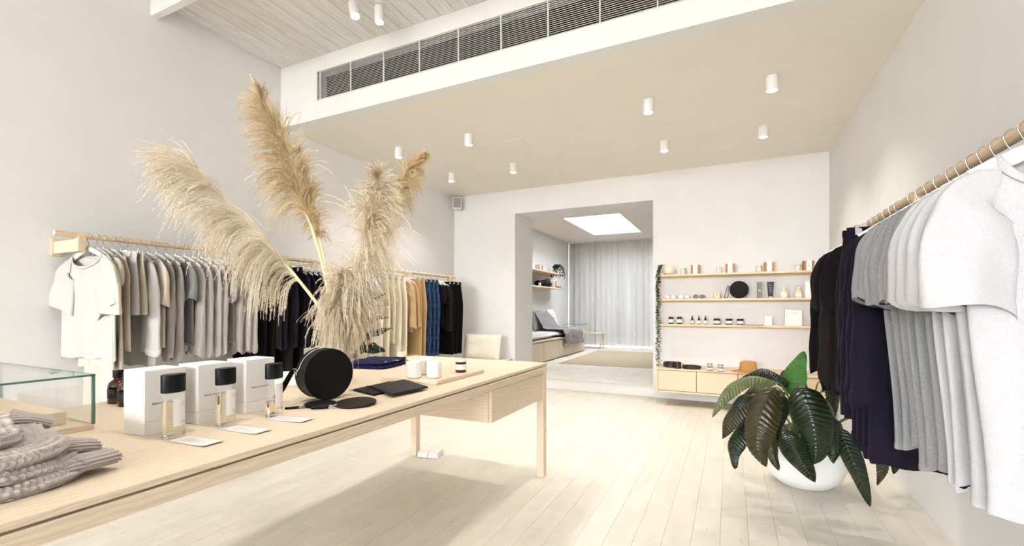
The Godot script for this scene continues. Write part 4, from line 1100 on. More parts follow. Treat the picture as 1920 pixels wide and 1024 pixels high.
func top(called: String, label: String, x: float, z: float, m: String, o := {}, category := "top", group := "") -> void:
	var sd: int = o.get("seed", int(absf(z) * 97))
	var rng := RandomNumberGenerator.new()
	rng.seed = sd * 13 + 7
	var turn: float = o.get("turn", rng.randf_range(-0.05, 0.05))
	var sw: float = minf(o.get("sw", 0.18), 0.18)
	hanger(x, z, turn, sw - 0.006)
	var t := thing(called, label, category, Vector3(x, ROD_Y, z), turn, group)
	var L: float = o.get("L", 0.7)
	var wc: float = o.get("wc", 0.2)
	var wh: float = o.get("wh", wc)
	var depth: float = o.get("depth", 0.02)
	var amp: float = o.get("amp", 0.01)
	var nd: float = o.get("nd", 0.08)
	var nw: float = o.get("nw", 0.13)
	var ph := [rng.randf() * TAU, rng.randf() * TAU, rng.randf() * TAU, rng.randf() * TAU]
	var k1 := rng.randf_range(22, 32)
	var k2 := rng.randf_range(44, 64)
	var shoulder := func(q: float) -> float: return -0.064 - 0.075 * pow(minf(absf(q) / 0.175, 1.3), 1.35)
	var NS := 26
	var NT := 48
	var rows := []
	var rib: bool = o.get("rib", false)
	var hem_row := []
	for i in NS + 3:
		var s := minf(i / float(NS), 1.0)
		s = s * s * 0.35 + s * 0.65
		var row := PackedVector3Array()
		var w := lerpf(sw, wc, smoothstep(0.0, 0.22, s))
		if s > 0.22: w = lerpf(wc, wh, smoothstep(0.22, 1.0, s))
		for j in NT:
			var a := TAU * j / NT
			var front := sin(a)
			var q := cos(a)
			var px := q * w
			var tx := q * sw
			var yt: float = shoulder.call(tx)
			var open := 0.002
			if absf(tx) < nw:
				var e := 1.0 - pow(tx / nw, 2.0)
				yt = shoulder.call(nw) - (nd if front > 0.0 else 0.012) * sqrt(e)
				open = 0.004 + 0.03 * sqrt(e)
			var bottom := -L - 0.006 * sin(q * 9.0 + ph[0]) + (0.012 * (1.0 - q * q) if not rib else 0.0)
			var y := lerpf(yt, bottom, s)
			var dd := lerpf(open, depth * (0.75 + 0.25 * s), smoothstep(0.0, 0.12, s))
			if s > 0.0 and s < 0.12: dd = maxf(dd, 0.0135)
			var fall := smoothstep(0.04, 0.9, s) * amp
			var fold := fall * (sin(px * k1 + ph[1] + y * 2.0) * 0.65 + sin(px * k2 + ph[2] - y * 3.5) * 0.35)
			var zz := signf(front) * pow(absf(front), 0.75) * dd + fold * (1.0 if front > 0.0 else 0.75) + fall * 0.4 * sin(px * 37.0 + ph[3]) * front
			if rib: zz *= 1.0 - 0.25 * smoothstep(0.9, 1.0, s)
			if i > NS:
				var back := (i - NS) * 0.018
				y += back
				px *= 0.985
				zz *= 0.86
			row.append(Vector3(px, y, zz))
		if i == NS: hem_row = row
		rows.append(row)
	var g := G.new()
	g.grid(rows, true, true)
	obj("body", g, M[m], t)
	# neckband
	var nb := PackedVector3Array()
	for j in 33:
		var a := TAU * j / 32.0
		var tx := cos(a) * nw
		var e := sqrt(maxf(0.0, 1.0 - pow(tx / nw, 2.0)))
		nb.append(Vector3(tx, shoulder.call(nw) - (nd if sin(a) > 0.0 else 0.012) * e + 0.002, signf(sin(a)) * (0.004 + 0.03 * e)))
	obj("neckband", tb(nb, 0.009 if rib or category == "tee" else 0.006, -1.0, 8, 0.4, Vector3.UP), M[m], t)
	if rib: obj("hem_band", band(hem_row, 0.055, 0.004, 0.96), M[m], t)
	elif category in ["tee", "top", "dress"]: obj("hem", band(hem_row, 0.02, 0.0012, 1.0), M[m], t)
	# sleeves hang down over the sides
	var sl: float = o.get("sl", 0.25)
	if sl <= 0.0: return
	var sa := deg_to_rad(o.get("sa", 8.0))
	var cuff: float = o.get("cuff", 0.075)
	for sd2 in [-1.0, 1.0]:
		var ys: float = shoulder.call(sw)
		var p0 := Vector3(sd2 * (sw - 0.04), ys - 0.062, 0.006)
		var p1 := Vector3(sd2 * (sw + 0.018), ys - 0.05, 0.012)
		var p2 := Vector3(sd2 * (sw - 0.04 + sl * sin(sa)), ys - 0.012 - sl * cos(sa), 0.018)
		var srow := []
		var N := 18 if sl > 0.4 else 12
		var ph2 := rng.randf() * TAU
		var cuff_row := []
		for i in N + 3:
			var q := minf(i / float(N), 1.0)
			var c := p0.lerp(p1, q).lerp(p1.lerp(p2, q), q)
			var tan := (p1.lerp(p2, q) - p0.lerp(p1, q)).normalized()
			var out := Vector3(-tan.y, tan.x, 0.0) * 1.0
			var hw := lerpf(0.07, cuff, smoothstep(0.0, 0.9, q))
			var hd := lerpf(0.013, 0.022 if sl > 0.4 else 0.029, smoothstep(0.0, 0.7, q)) * (1.0 + 0.2 * sin(q * 9.0 + ph2))
			if sl > 0.4: hd *= 1.1
			if i > N:
				c -= tan * (i - N) * 0.016
				hw *= 0.95
				hd *= 0.82
			var row := PackedVector3Array()
			for j in 22:
				var a := TAU * j / 22.0
				var wave := 0.0035 * sin(q * (26.0 if sl > 0.4 else 12.0) + a * 2.0 + ph2) * smoothstep(0.15, 0.5, q)
				var bend := 0.006 * sin(cos(a) * 5.0 + ph2 + q * 3.0) * q
				var flare := Vector3(0, (0.014 * sin(a * 2.0 + ph2) + (0.02 * cos(a) * (1.0 if sd2 > 0.0 else -1.0) if sl < 0.4 else 0.0)) * q * q, 0)
				row.append(c + flare + out * cos(a) * (hw + wave) + Vector3(0, 0, 1) * (signf(sin(a)) * pow(absf(sin(a)), 0.8) * hd + wave + bend))
			if i == N: cuff_row = row
			srow.append(row)
		var sg := G.new()
		sg.grid(srow, true, sd2 < 0.0)
		obj("sleeve", sg, M[m], t)
		if o.get("roll", false): obj("rolled_cuff", band(cuff_row, 0.04, 0.004, 1.0, true), M[m], t)
		elif rib: obj("cuff", band(cuff_row, 0.06, 0.002, 0.92), M[m], t)

func band(ring: Array, high: float, out: float, pinch: float, puffed := false) -> G:
	# a strip of cloth that follows an edge loop: a hem, a ribbed band or a rolled cuff
	var mid := Vector3.ZERO
	for p in ring: mid += p / ring.size()
	var rows := []
	var N := 7
	for i in N:
		var q := i / float(N - 1)
		var row := PackedVector3Array()
		for k in ring.size():
			var p: Vector3 = ring[k]
			var d := p - mid
			d.y = 0.0
			var grow := out * (sin(q * PI) * 0.8 + 0.5 if not puffed else sin(q * PI) + 0.3)
			var side := d.normalized()
			row.append(Vector3(mid.x + d.x * lerpf(pinch, 1.0, q), p.y + high * (q - (0.5 if puffed else 0.35)), mid.z + d.z) + side * grow)
		rows.append(row)
	var g := G.new()
	g.grid(rows, true, true)
	return g

func bottoms(called: String, label: String, x: float, z: float, m: String, ln: float, category: String, group := "") -> void:
	var rng := RandomNumberGenerator.new()
	rng.seed = int(absf(z) * 1000.0)
	var turn := rng.randf_range(-0.05, 0.05)
	hanger(x, z, turn, 0.195, true)
	var t := thing(called, label, category, Vector3(x, ROD_Y, z), turn, group)
	var y0 := -0.105
	var waist := 0.185
	var hip := 0.215
	var ph := rng.randf() * TAU
	var split := minf(0.29, ln * 0.65)
	var tubes := [["upper", 0.0, waist, hip, 0.0, split], ["leg", -1.0, hip * 0.5, 0.095 if ln > 0.5 else 0.12, split - 0.02, ln], ["leg", 1.0, hip * 0.5, 0.095 if ln > 0.5 else 0.12, split - 0.02, ln]]
	for d in tubes:
		var rows := []
		var N := 16
		for i in N + 3:
			var q := minf(i / float(N), 1.0)
			var row := PackedVector3Array()
			for j in 28:
				var a := TAU * j / 28.0
				var w := lerpf(d[2], d[3], smoothstep(0.0, 1.0, q))
				var cx: float = d[1] * lerpf(hip * 0.5, 0.1, q)
				var y: float = y0 - lerpf(d[4], d[5], q)
				var px := cx + cos(a) * w
				var dd := 0.012 + 0.01 * smoothstep(0.0, 0.5, (y0 - y) / 0.3)
				var fold := 0.006 * sin(px * 34.0 + ph + y * 3.0) * minf(1.0, (y0 - y) * 4.0)
				var zz := signf(sin(a)) * pow(absf(sin(a)), 0.75) * dd + fold
				if i > N:
					y += (i - N) * 0.016
					zz *= 0.85
					px = cx + (px - cx) * 0.97
				row.append(Vector3(px, y, zz))
			rows.append(row)
		var g := G.new()
		g.grid(rows, true, true)
		obj(d[0], g, M[m], t)
	var wr := []
	for j in 36:
		var a := TAU * j / 36.0
		wr.append(Vector3(cos(a) * waist, y0, signf(sin(a)) * pow(absf(sin(a)), 0.75) * 0.0125))
	obj("waistband", band(wr, 0.036, 0.0025, 1.0), M[m], t)

# ---------------------------------------------------------------- shelves and cabinet on the back wall
func build_back_wall() -> void:
	var names := ["top", "middle", "bottom"]
	var ys := [1.525, 1.232, 0.93]
	for k in 3:
		var sh := thing("wall_shelf", "thin ash wall shelf, the %s one of three right of the opening" % names[k], "shelf", Vector3(0.07, ys[k], BACK), 0.0, "wall shelves on the back wall")
		obj("shelf_board", bx(Vector3(0, -0.011, 0.1), Vector3(1.74, 0.022, 0.2), 0.001, 0), M.ash_warm, sh)
		obj("cleat", bx(Vector3(0, -0.032, 0.008), Vector3(1.7, 0.022, 0.016), 0.001, 0), M.ash_warm, sh)
	var z := -5.82
	# top shelf
	var vn := thing("trailing_plant", "long trailing green vine hanging from a round cream planter on the top shelf", "plant", Vector3(-0.675, 1.525, z))
	obj("planter", la([Vector2(0.001, 0), Vector2(0.04, 0), Vector2(0.062, 0.012), Vector2(0.077, 0.045), Vector2(0.077, 0.07), Vector2(0.06, 0.1), Vector2(0.04, 0.112), Vector2(0.036, 0.112), Vector2(0.034, 0.1), Vector2(0.001, 0.098)], 36), M.ceramic_cream, vn)
	var rng := RandomNumberGenerator.new()
	rng.seed = 12
	for k in 6:
		var drop: float = [1.22, 1.15, 0.95, 0.7, 1.38, 0.5][k]
		var x0 := -0.125 + rng.randf_range(-0.012, 0.02)
		var zz := 0.03 + rng.randf_range(0.0, 0.05)
		var pts := [Vector3(-0.01, 0.1, 0), Vector3(-0.05, 0.125, 0.02), Vector3(x0 + 0.02, 0.1, zz), Vector3(x0, 0.0, zz + 0.01)]
		for m in 7: pts.append(Vector3(x0 + rng.randf_range(-0.02, 0.02), -drop * (m + 1) / 7.0, zz + rng.randf_range(-0.01, 0.02)))
		var path := curve(pts, 70)
		var st := obj("stem", tb(path, 0.0012, 0.0008, 5), M.leaf_vine, vn)
		var g := G.new()
		for i in range(12, 70):
			for e in 3:
				var d := Vector3(rng.randf_range(-1, 1), rng.randf_range(-0.6, 0.3), rng.randf_range(-0.7, 1)).normalized()
				small_leaf(g, path[i] + d * 0.004, d, rng.randf_range(0.018, 0.032))
		tag(obj("leaves", g, M.leaf_vine, st), "", "", "", "stuff")
	var which := ["leftmost", "second from the left", "third from the left", "rightmost"]
	for k in 4:
		var x: float = [-0.513, -0.123, 0.286, 0.663][k]
		var j := thing("glass_candle", "glass candle with cream wax on the top shelf, " + which[k], "candle", Vector3(x, 1.525, z), 0.0, "glass candles on the top shelf")
		obj("tumbler", la([Vector2(0.001, 0), Vector2(0.033, 0), Vector2(0.034, 0.002), Vector2(0.034, 0.062)], 28), M.glass, j)
		obj("wax_fill", la([Vector2(0.001, 0.005), Vector2(0.032, 0.005), Vector2(0.032, 0.05), Vector2(0.001, 0.05)], 28), M.wax, j)
		obj("lid", la([Vector2(0.001, 0.062), Vector2(0.033, 0.062), Vector2(0.033, 0.068), Vector2(0.01, 0.071), Vector2(0.008, 0.08), Vector2(0.001, 0.081)], 28), M.ceramic_cream, j)
		var c := thing("candle_carton", "brown carton with a white band on the top shelf, " + which[k], "box", Vector3([-0.376, -0.006, 0.385, 0.755][k], 1.525, z), 0.0, "brown cartons on the top shelf")
		obj("carton", bx(Vector3(0, 0.052, 0), Vector3(0.1, 0.104, 0.09), 0.001), M.box_brown, c)
		obj("paper_band", bx(Vector3(0, 0.0525, 0), Vector3(0.048, 0.1052, 0.0914)), M.card_white, c)
		for yy in [0.045, 0.058, 0.07]: obj("print_line", bx(Vector3(0, yy, 0.0462), Vector3(0.006, 0.009, 0.0006)), M.ink_pale, c)
	# middle shelf
	for d in [[-0.655, "lens_rose", "rose-tinted glasses", "frame_rose"], [-0.5, "lens_teal", "pale teal-tinted glasses", "frame_teal"], [-0.335, "lens_dark", "dark purple sunglasses", "lens_dark"]]:
		var gsx := thing("sunglasses", d[2] + " standing on the middle shelf", "glasses", Vector3(d[0], 1.232, z + 0.03), 0.0, "glasses on the middle shelf")
		for s in [-1.0, 1.0]:
			var lens := obj("lens", la([Vector2(0.001, -0.001), Vector2(0.022, -0.001), Vector2(0.022, 0.001), Vector2(0.001, 0.001)], 24, Vector3.ZERO, 1.15, 0.85), M[d[1]], gsx, Vector3(s * 0.034, 0.024, 0.03))
			lens.rotation.x = PI / 2
			obj("rim", tb(arc(Vector3(s * 0.034, 0.024, 0.03), Vector3(0.0265, 0, 0), Vector3(0, 0.0195, 0), 0, TAU, 24), 0.0024), M[d[3]], gsx)
			obj("temple", tb(PackedVector3Array([Vector3(s * 0.061, 0.032, 0.028), Vector3(s * 0.062, 0.03, -0.05), Vector3(s * 0.06, 0.012, -0.08)]), 0.0022), M[d[3]], gsx)
		obj("bridge", tb(arc(Vector3(0, 0.026, 0.03), Vector3(0.009, 0, 0), Vector3(0, 0.007, 0), 0, PI, 8), 0.0022), M[d[3]], gsx)
	var cp := thing("cream_pot", "small cream candle pot with dark print left of the round bag", "pot", Vector3(-0.143, 1.232, z))
	obj("pot_body", la([Vector2(0.001, 0), Vector2(0.03, 0), Vector2(0.036, 0.008), Vector2(0.04, 0.04), Vector2(0.038, 0.072), Vector2(0.034, 0.072), Vector2(0.033, 0.06), Vector2(0.001, 0.058)], 32), M.ceramic_cream, cp)
	for yy in [0.036, 0.046, 0.056]: obj("print_line", bx(Vector3(0, yy, 0.0398), Vector3(0.008, 0.007, 0.001)), M.ink, cp)
	var rb := thing("round_bag", "round black leather bag standing on the middle shelf", "bag", Vector3(0.085, 1.232, z + 0.01))
	var rbb := obj("bag_body", la([Vector2(0.001, -0.035), Vector2(0.092, -0.035), Vector2(0.097, -0.03), Vector2(0.099, 0.0), Vector2(0.097, 0.03), Vector2(0.092, 0.035), Vector2(0.001, 0.038)], 48), M.leather_black, rb, Vector3(0, 0.099, 0))
	rbb.rotation.x = PI / 2
	obj("wrist_strap", tb(curve([Vector3(-0.09, 0.135, 0), Vector3(-0.118, 0.14, 0.01), Vector3(-0.135, 0.07, 0.015), Vector3(-0.15, 0.02, 0.02), Vector3(-0.13, 0.005, 0.02), Vector3(-0.113, 0.03, 0.015), Vector3(-0.112, 0.1, 0.01), Vector3(-0.1, 0.136, 0.005)], 30), 0.0035), M.leather_black, rb)
	obj("ring", tb(arc(Vector3(-0.1, 0.138, 0), Vector3(0.009, 0, 0), Vector3(0, 0.008, 0), 0, TAU, 14), 0.0015), M.steel, rb)
	var gc := thing("grey_carton", "tall slim grey carton right of the round bag on the middle shelf", "box", Vector3(0.291, 1.232, z))
	obj("carton", bx(Vector3(0, 0.09, 0), Vector3(0.05, 0.18, 0.05), 0.001), M.box_grey, gc)
	obj("print_line", bx(Vector3(0, 0.085, 0.0253), Vector3(0.024, 0.012, 0.0006)), M.card_white, gc)
	var tu := thing("cream_tube", "dark squeeze tube printed in white on the middle shelf", "tube", Vector3(0.398, 1.232, z))
	obj("tube_cap", la([Vector2(0.001, 0), Vector2(0.021, 0), Vector2(0.022, 0.002), Vector2(0.022, 0.018), Vector2(0.001, 0.02)], 24), M.ceramic_cream, tu)
	var g := G.new()
	var rows := []
	for i in 9:
		var q := i / 8.0
		var row := PackedVector3Array()
		for j in 28:
			var a := TAU * j / 28.0
			row.append(Vector3(cos(a) * lerpf(0.023, 0.033, q), 0.019 + q * 0.162, sin(a) * lerpf(0.023, 0.0015, q)))
		rows.append(row)
	g.grid(rows, true)
	obj("tube_body", g, M.tube_dark, tu)
	for d in [[0.145, 0.03], [0.115, 0.014], [0.1, 0.02], [0.085, 0.012], [0.07, 0.018], [0.055, 0.012]]: obj("print_mark", bx(Vector3(0.002, d[0], 0.0225 - d[0] * 0.105), Vector3(d[1], 0.006, 0.0015)), M.ink_pale, tu)
	for d in [[0.528, "nearer the dark tube"], [0.663, "nearer the white books"]]:
		var b := thing("cream_bottle", "small cream glass diffuser bottle, the one " + d[1], "bottle", Vector3(d[0], 1.232, z), 0.0, "cream diffuser bottles")
		obj("bottle_body", la([Vector2(0.001, 0), Vector2(0.032, 0), Vector2(0.035, 0.004), Vector2(0.035, 0.06), Vector2(0.028, 0.075), Vector2(0.013, 0.085), Vector2(0.012, 0.1), Vector2(0.001, 0.1)], 32), M.ceramic_cream, b)
		obj("stopper", la([Vector2(0.001, 0.1), Vector2(0.015, 0.1), Vector2(0.017, 0.108), Vector2(0.014, 0.12), Vector2(0.001, 0.124)], 24), M.wax, b)
		obj("label", la([Vector2(0.0356, 0.02), Vector2(0.0356, 0.05)], 32), M.card_white, b)
	book("white_book", "upright white hardback at the right end of the middle shelf", Vector3(0.79, 1.232, z), 0.13, 0.18, 0.03)
	# bottom shelf
	for d in [[-0.652, "leftmost"], [-0.555, "right-hand"]]: jar("amber_jar", "amber jar with cream label and dark lid, %s of the pair on the bottom shelf" % d[1], Vector3(d[0], 0.93, z), 0.029, 0.088, M.amber_glass, M.ceramic_brown, "amber jars on the bottom shelf")
	for k in 3:
		var b := thing("dropper_bottle", "amber dropper bottle on the bottom shelf, %s of three" % ["left", "middle", "right"][k], "bottle", Vector3([-0.412, -0.338, -0.268][k], 0.93, z), 0.0, "dropper bottles")
		obj("bottle_body", la([Vector2(0.001, 0), Vector2(0.016, 0), Vector2(0.0175, 0.002), Vector2(0.0175, 0.05), Vector2(0.009, 0.06), Vector2(0.008, 0.064), Vector2(0.001, 0.064)], 24), M.amber_glass, b)
		obj("label", la([Vector2(0.0179, 0.008), Vector2(0.0179, 0.046)], 24), M.card_white, b)
		obj("dropper", la([Vector2(0.001, 0.063), Vector2(0.011, 0.063), Vector2(0.011, 0.076), Vector2(0.006, 0.078), Vector2(0.007, 0.088), Vector2(0.005, 0.1), Vector2(0.001, 0.102)], 20), M.ceramic_brown, b)
	for k in 3: jar("labelled_candle", "dark-rimmed candle jar with square white label on the bottom shelf, %s of three" % ["left", "middle", "right"][k], Vector3([-0.146, -0.017, 0.098][k], 0.93, z), 0.036, 0.07, M.lens_dark, M.cap_black, "labelled candle jars")
	book("white_booklet", "small white boxed book standing on the bottom shelf", Vector3(0.375, 0.93, z), 0.075, 0.1, 0.045)
	var fe := book("white_book", "larger white book with spaced grey letters on the bottom shelf", Vector3(0.615, 0.93, z), 0.16, 0.168, 0.03)
	text_on(fe, "F E L D", 0.022, Vector3(0, 0.135, 0.0156), Vector3.ZERO, M.ink_pale)
	tag(obj("flat_card", bx(Vector3(0.2, 0.9325, z + 0.05), Vector3(0.26, 0.005, 0.1), 0.001), M.box_brown), "thin tan card lying flat on the bottom shelf", "card")
	# floating drawer cabinet
	var cab := thing("drawer_cabinet", "floating ash drawer cabinet under the shelves", "cabinet", Vector3(0.07, 0, -5.72))
	obj("top_panel", bx(Vector3(0, 0.421, 0), Vector3(1.7, 0.018, 0.46), 0.001, 0), M.ash_warm, cab)
	obj("bottom_panel", bx(Vector3(0, 0.165, 0), Vector3(1.7, 0.018, 0.46), 0.001, 0), M.ash_warm, cab)
	for x in [-0.841, 0.841]: obj("side_panel", bx(Vector3(x, 0.293, 0), Vector3(0.018, 0.238, 0.46), 0.001, 1), M.ash_warm, cab)
	obj("back_panel", bx(Vector3(0, 0.293, -0.222), Vector3(1.66, 0.238, 0.012), 0.0, 0), M.ash_warm, cab)
	for k in 4:
		var d := obj("drawer", bx(Vector3(-0.624 + k * 0.416, 0.293, -0.004), Vector3(0.408, 0.226, 0.42), 0.001, 0), M.ash_warm, cab)
		obj("drawer_front", bx(Vector3(-0.624 + k * 0.416, 0.293, 0.214), Vector3(0.41, 0.228, 0.018), 0.0015, 0), M.ash_pale, d)
	# on the cabinet
	var y := 0.4305
	var bowl := thing("serving_dish", "dark brown straight-sided ceramic dish behind the mug on the cabinet", "dish", Vector3(-0.634, y, -5.66))
	obj("dish_body", la([Vector2(0.001, 0), Vector2(0.082, 0), Vector2(0.086, 0.004), Vector2(0.088, 0.055), Vector2(0.084, 0.056), Vector2(0.081, 0.01), Vector2(0.001, 0.008)], 40), M.ceramic_brown, bowl)
	var mug := thing("mug", "dark brown ceramic mug with ring handle on the cabinet", "mug", Vector3(-0.548, y, -5.54))
	obj("mug_body", la([Vector2(0.001, 0), Vector2(0.036, 0), Vector2(0.038, 0.003), Vector2(0.038, 0.075), Vector2(0.034, 0.075), Vector2(0.033, 0.01), Vector2(0.001, 0.008)], 32), M.ceramic_brown, mug)
	obj("handle", tb(arc(Vector3(0.047, 0.036, 0.005), Vector3(0.017, 0, 0), Vector3(0, 0.02, 0), -2.2, 2.2, 16), 0.004), M.ceramic_brown, mug)
	var plates := thing("dinner_plate", "stack-like dark brown low-rimmed plate right of the mug", "plate", Vector3(-0.402, y, -5.61))
	obj("plate_body", la([Vector2(0.001, 0), Vector2(0.095, 0), Vector2(0.1, 0.004), Vector2(0.103, 0.03), Vector2(0.099, 0.031), Vector2(0.094, 0.01), Vector2(0.001, 0.009)], 44), M.ceramic_brown, plates)
	for d in [[-0.206, -5.5, "left"], [-0.099, -5.46, "right"]]:
		var j := thing("glass_jar", "small lidded glass jar with white label, %s of two on the cabinet" % d[2], "jar", Vector3(d[0], y, d[1]), 0.0, "lidded glass jars")
		obj("jar_body", la([Vector2(0.001, 0), Vector2(0.028, 0), Vector2(0.03, 0.003), Vector2(0.03, 0.056), Vector2(0.026, 0.06)], 28), M.glass, j)
		obj("contents", la([Vector2(0.001, 0.004), Vector2(0.028, 0.004), Vector2(0.028, 0.044), Vector2(0.001, 0.044)], 28), M.ceramic_brown, j)
		obj("label", la([Vector2(0.0306, 0.012), Vector2(0.0306, 0.036)], 28), M.card_white, j)
		obj("lid", la([Vector2(0.001, 0.06), Vector2(0.028, 0.06), Vector2(0.028, 0.078), Vector2(0.026, 0.08), Vector2(0.001, 0.08)], 28), M.steel, j)
	var hat := thing("straw_hat", "tan straw fedora hat lying on the cabinet", "hat", Vector3(0.17, y, -5.55), -0.3)
	obj("brim", la([Vector2(0.09, 0.004), Vector2(0.16, 0.001), Vector2(0.165, 0.005), Vector2(0.16, 0.007), Vector2(0.088, 0.011)], 48, Vector3.ZERO, 1.0, 0.88), M.straw, hat)
	var hg := G.new()
	rows = []
	for i in 16:
		var q := i / 15.0
		var row := PackedVector3Array()
		for k in 40:
			var a := TAU * k / 40.0
			var r := lerpf(0.093, 0.076, minf(q * 1.5, 1.0)) * (1.0 if q < 0.66 else sqrt(maxf(0.0, 1.0 - pow((q - 0.66) / 0.345, 2.0))))
			var h := 0.006 + 0.108 * minf(q * 1.5, 1.0) + (0.006 * sin((q - 0.66) / 0.34 * PI / 2.0) if q > 0.66 else 0.0)
			var px := cos(a) * r
			var pz := sin(a) * r * 0.85
			if q > 0.6: h -= 0.026 * exp(-pow(pz / 0.026, 2.0)) * smoothstep(0.6, 0.75, q)
			row.append(Vector3(px, h, pz))
		rows.append(row)
	hg.grid(rows, true)
	obj("crown", hg, M.straw, hat)
	obj("hat_band", la([Vector2(0.0945, 0.01), Vector2(0.0925, 0.026)], 40, Vector3.ZERO, 1.0, 0.86), M.box_brown, hat)

func book(called: String, label: String, at: Vector3, w: float, h: float, t: float) -> Node3D:
	var b := thing(called, label, "book", at)
	for s in [-1.0, 1.0]: obj("cover", bx(Vector3(0, h / 2, s * (t / 2 - 0.0012)), Vector3(w, h, 0.0024), 0.0006), M.card_white, b)
	obj("spine", bx(Vector3(-w / 2 + 0.0012, h / 2, 0), Vector3(0.0024, h, t - 0.005)), M.card_white, b)
	obj("pages", bx(Vector3(0.001, h / 2, 0), Vector3(w - 0.009, h - 0.008, t - 0.005)), M.ceramic_white, b)
	return b

func small_leaf(g: G, at: Vector3, d: Vector3, ln: float) -> void:
	var side := d.cross(Vector3(0.3, 1.0, 0.2)).normalized() * ln * 0.36
	var up := d.cross(side).normalized() * ln * 0.1
	var m := at + d * ln * 0.5 + up
	g.tri(at, m - side, at + d * ln)
	g.tri(at, at + d * ln, m + side)

# ---------------------------------------------------------------- broad-leaved plant in a white bowl, right
func big_leaf(path: PackedVector3Array, from: float, wide: float, face: Vector3, veins: int, cup: float, s: int) -> G:
	# a blade along the path from the fraction «from» to the tip: pleated between the side veins, curved across
	var g := G.new()
	var rng := RandomNumberGenerator.new()
	rng.seed = s
	var wav := rng.randf() * TAU
	var N := 110
	var K := 21
	var rows := []
	var last := path.size() - 1
	for i in N + 1:
		var q := i / float(N)
		var a := lerpf(from, 1.0, q) * last
		var k := mini(int(a), last - 1)
		var p := path[k].lerp(path[k + 1], a - k)
		var tan := (path[mini(k + 2, last)] - path[maxi(k - 1, 0)]).normalized()
		var nrm := (face - tan * face.dot(tan)).normalized()
		var side := tan.cross(nrm).normalized()
		var w := wide * pow(sin(PI * pow(q, 0.72)), 0.75) * (1.0 - 0.25 * q) if q < 1.0 else 0.0
		var row := PackedVector3Array()
		for j in K:
			var e := j / float(K - 1) * 2.0 - 1.0
			var pleat := sin(TAU * (q * veins - absf(e) * 1.6)) * 0.0034 * smoothstep(0.0, 0.12, absf(e)) * smoothstep(0.0, 0.15, w / wide)
			var ripple := 0.006 * sin(q * 14.0 + wav + e * 2.0) * e * e
			row.append(p + side * e * w * (1.0 - 0.12 * absf(e) * cup) + nrm * (-absf(e) * absf(e) * w * 0.45 * cup + pleat + ripple + 0.008 * (1.0 - smoothstep(0.0, 0.1, absf(e))) * 0.5))
		rows.append(row)
	g.grid(rows, false, true)
	return g

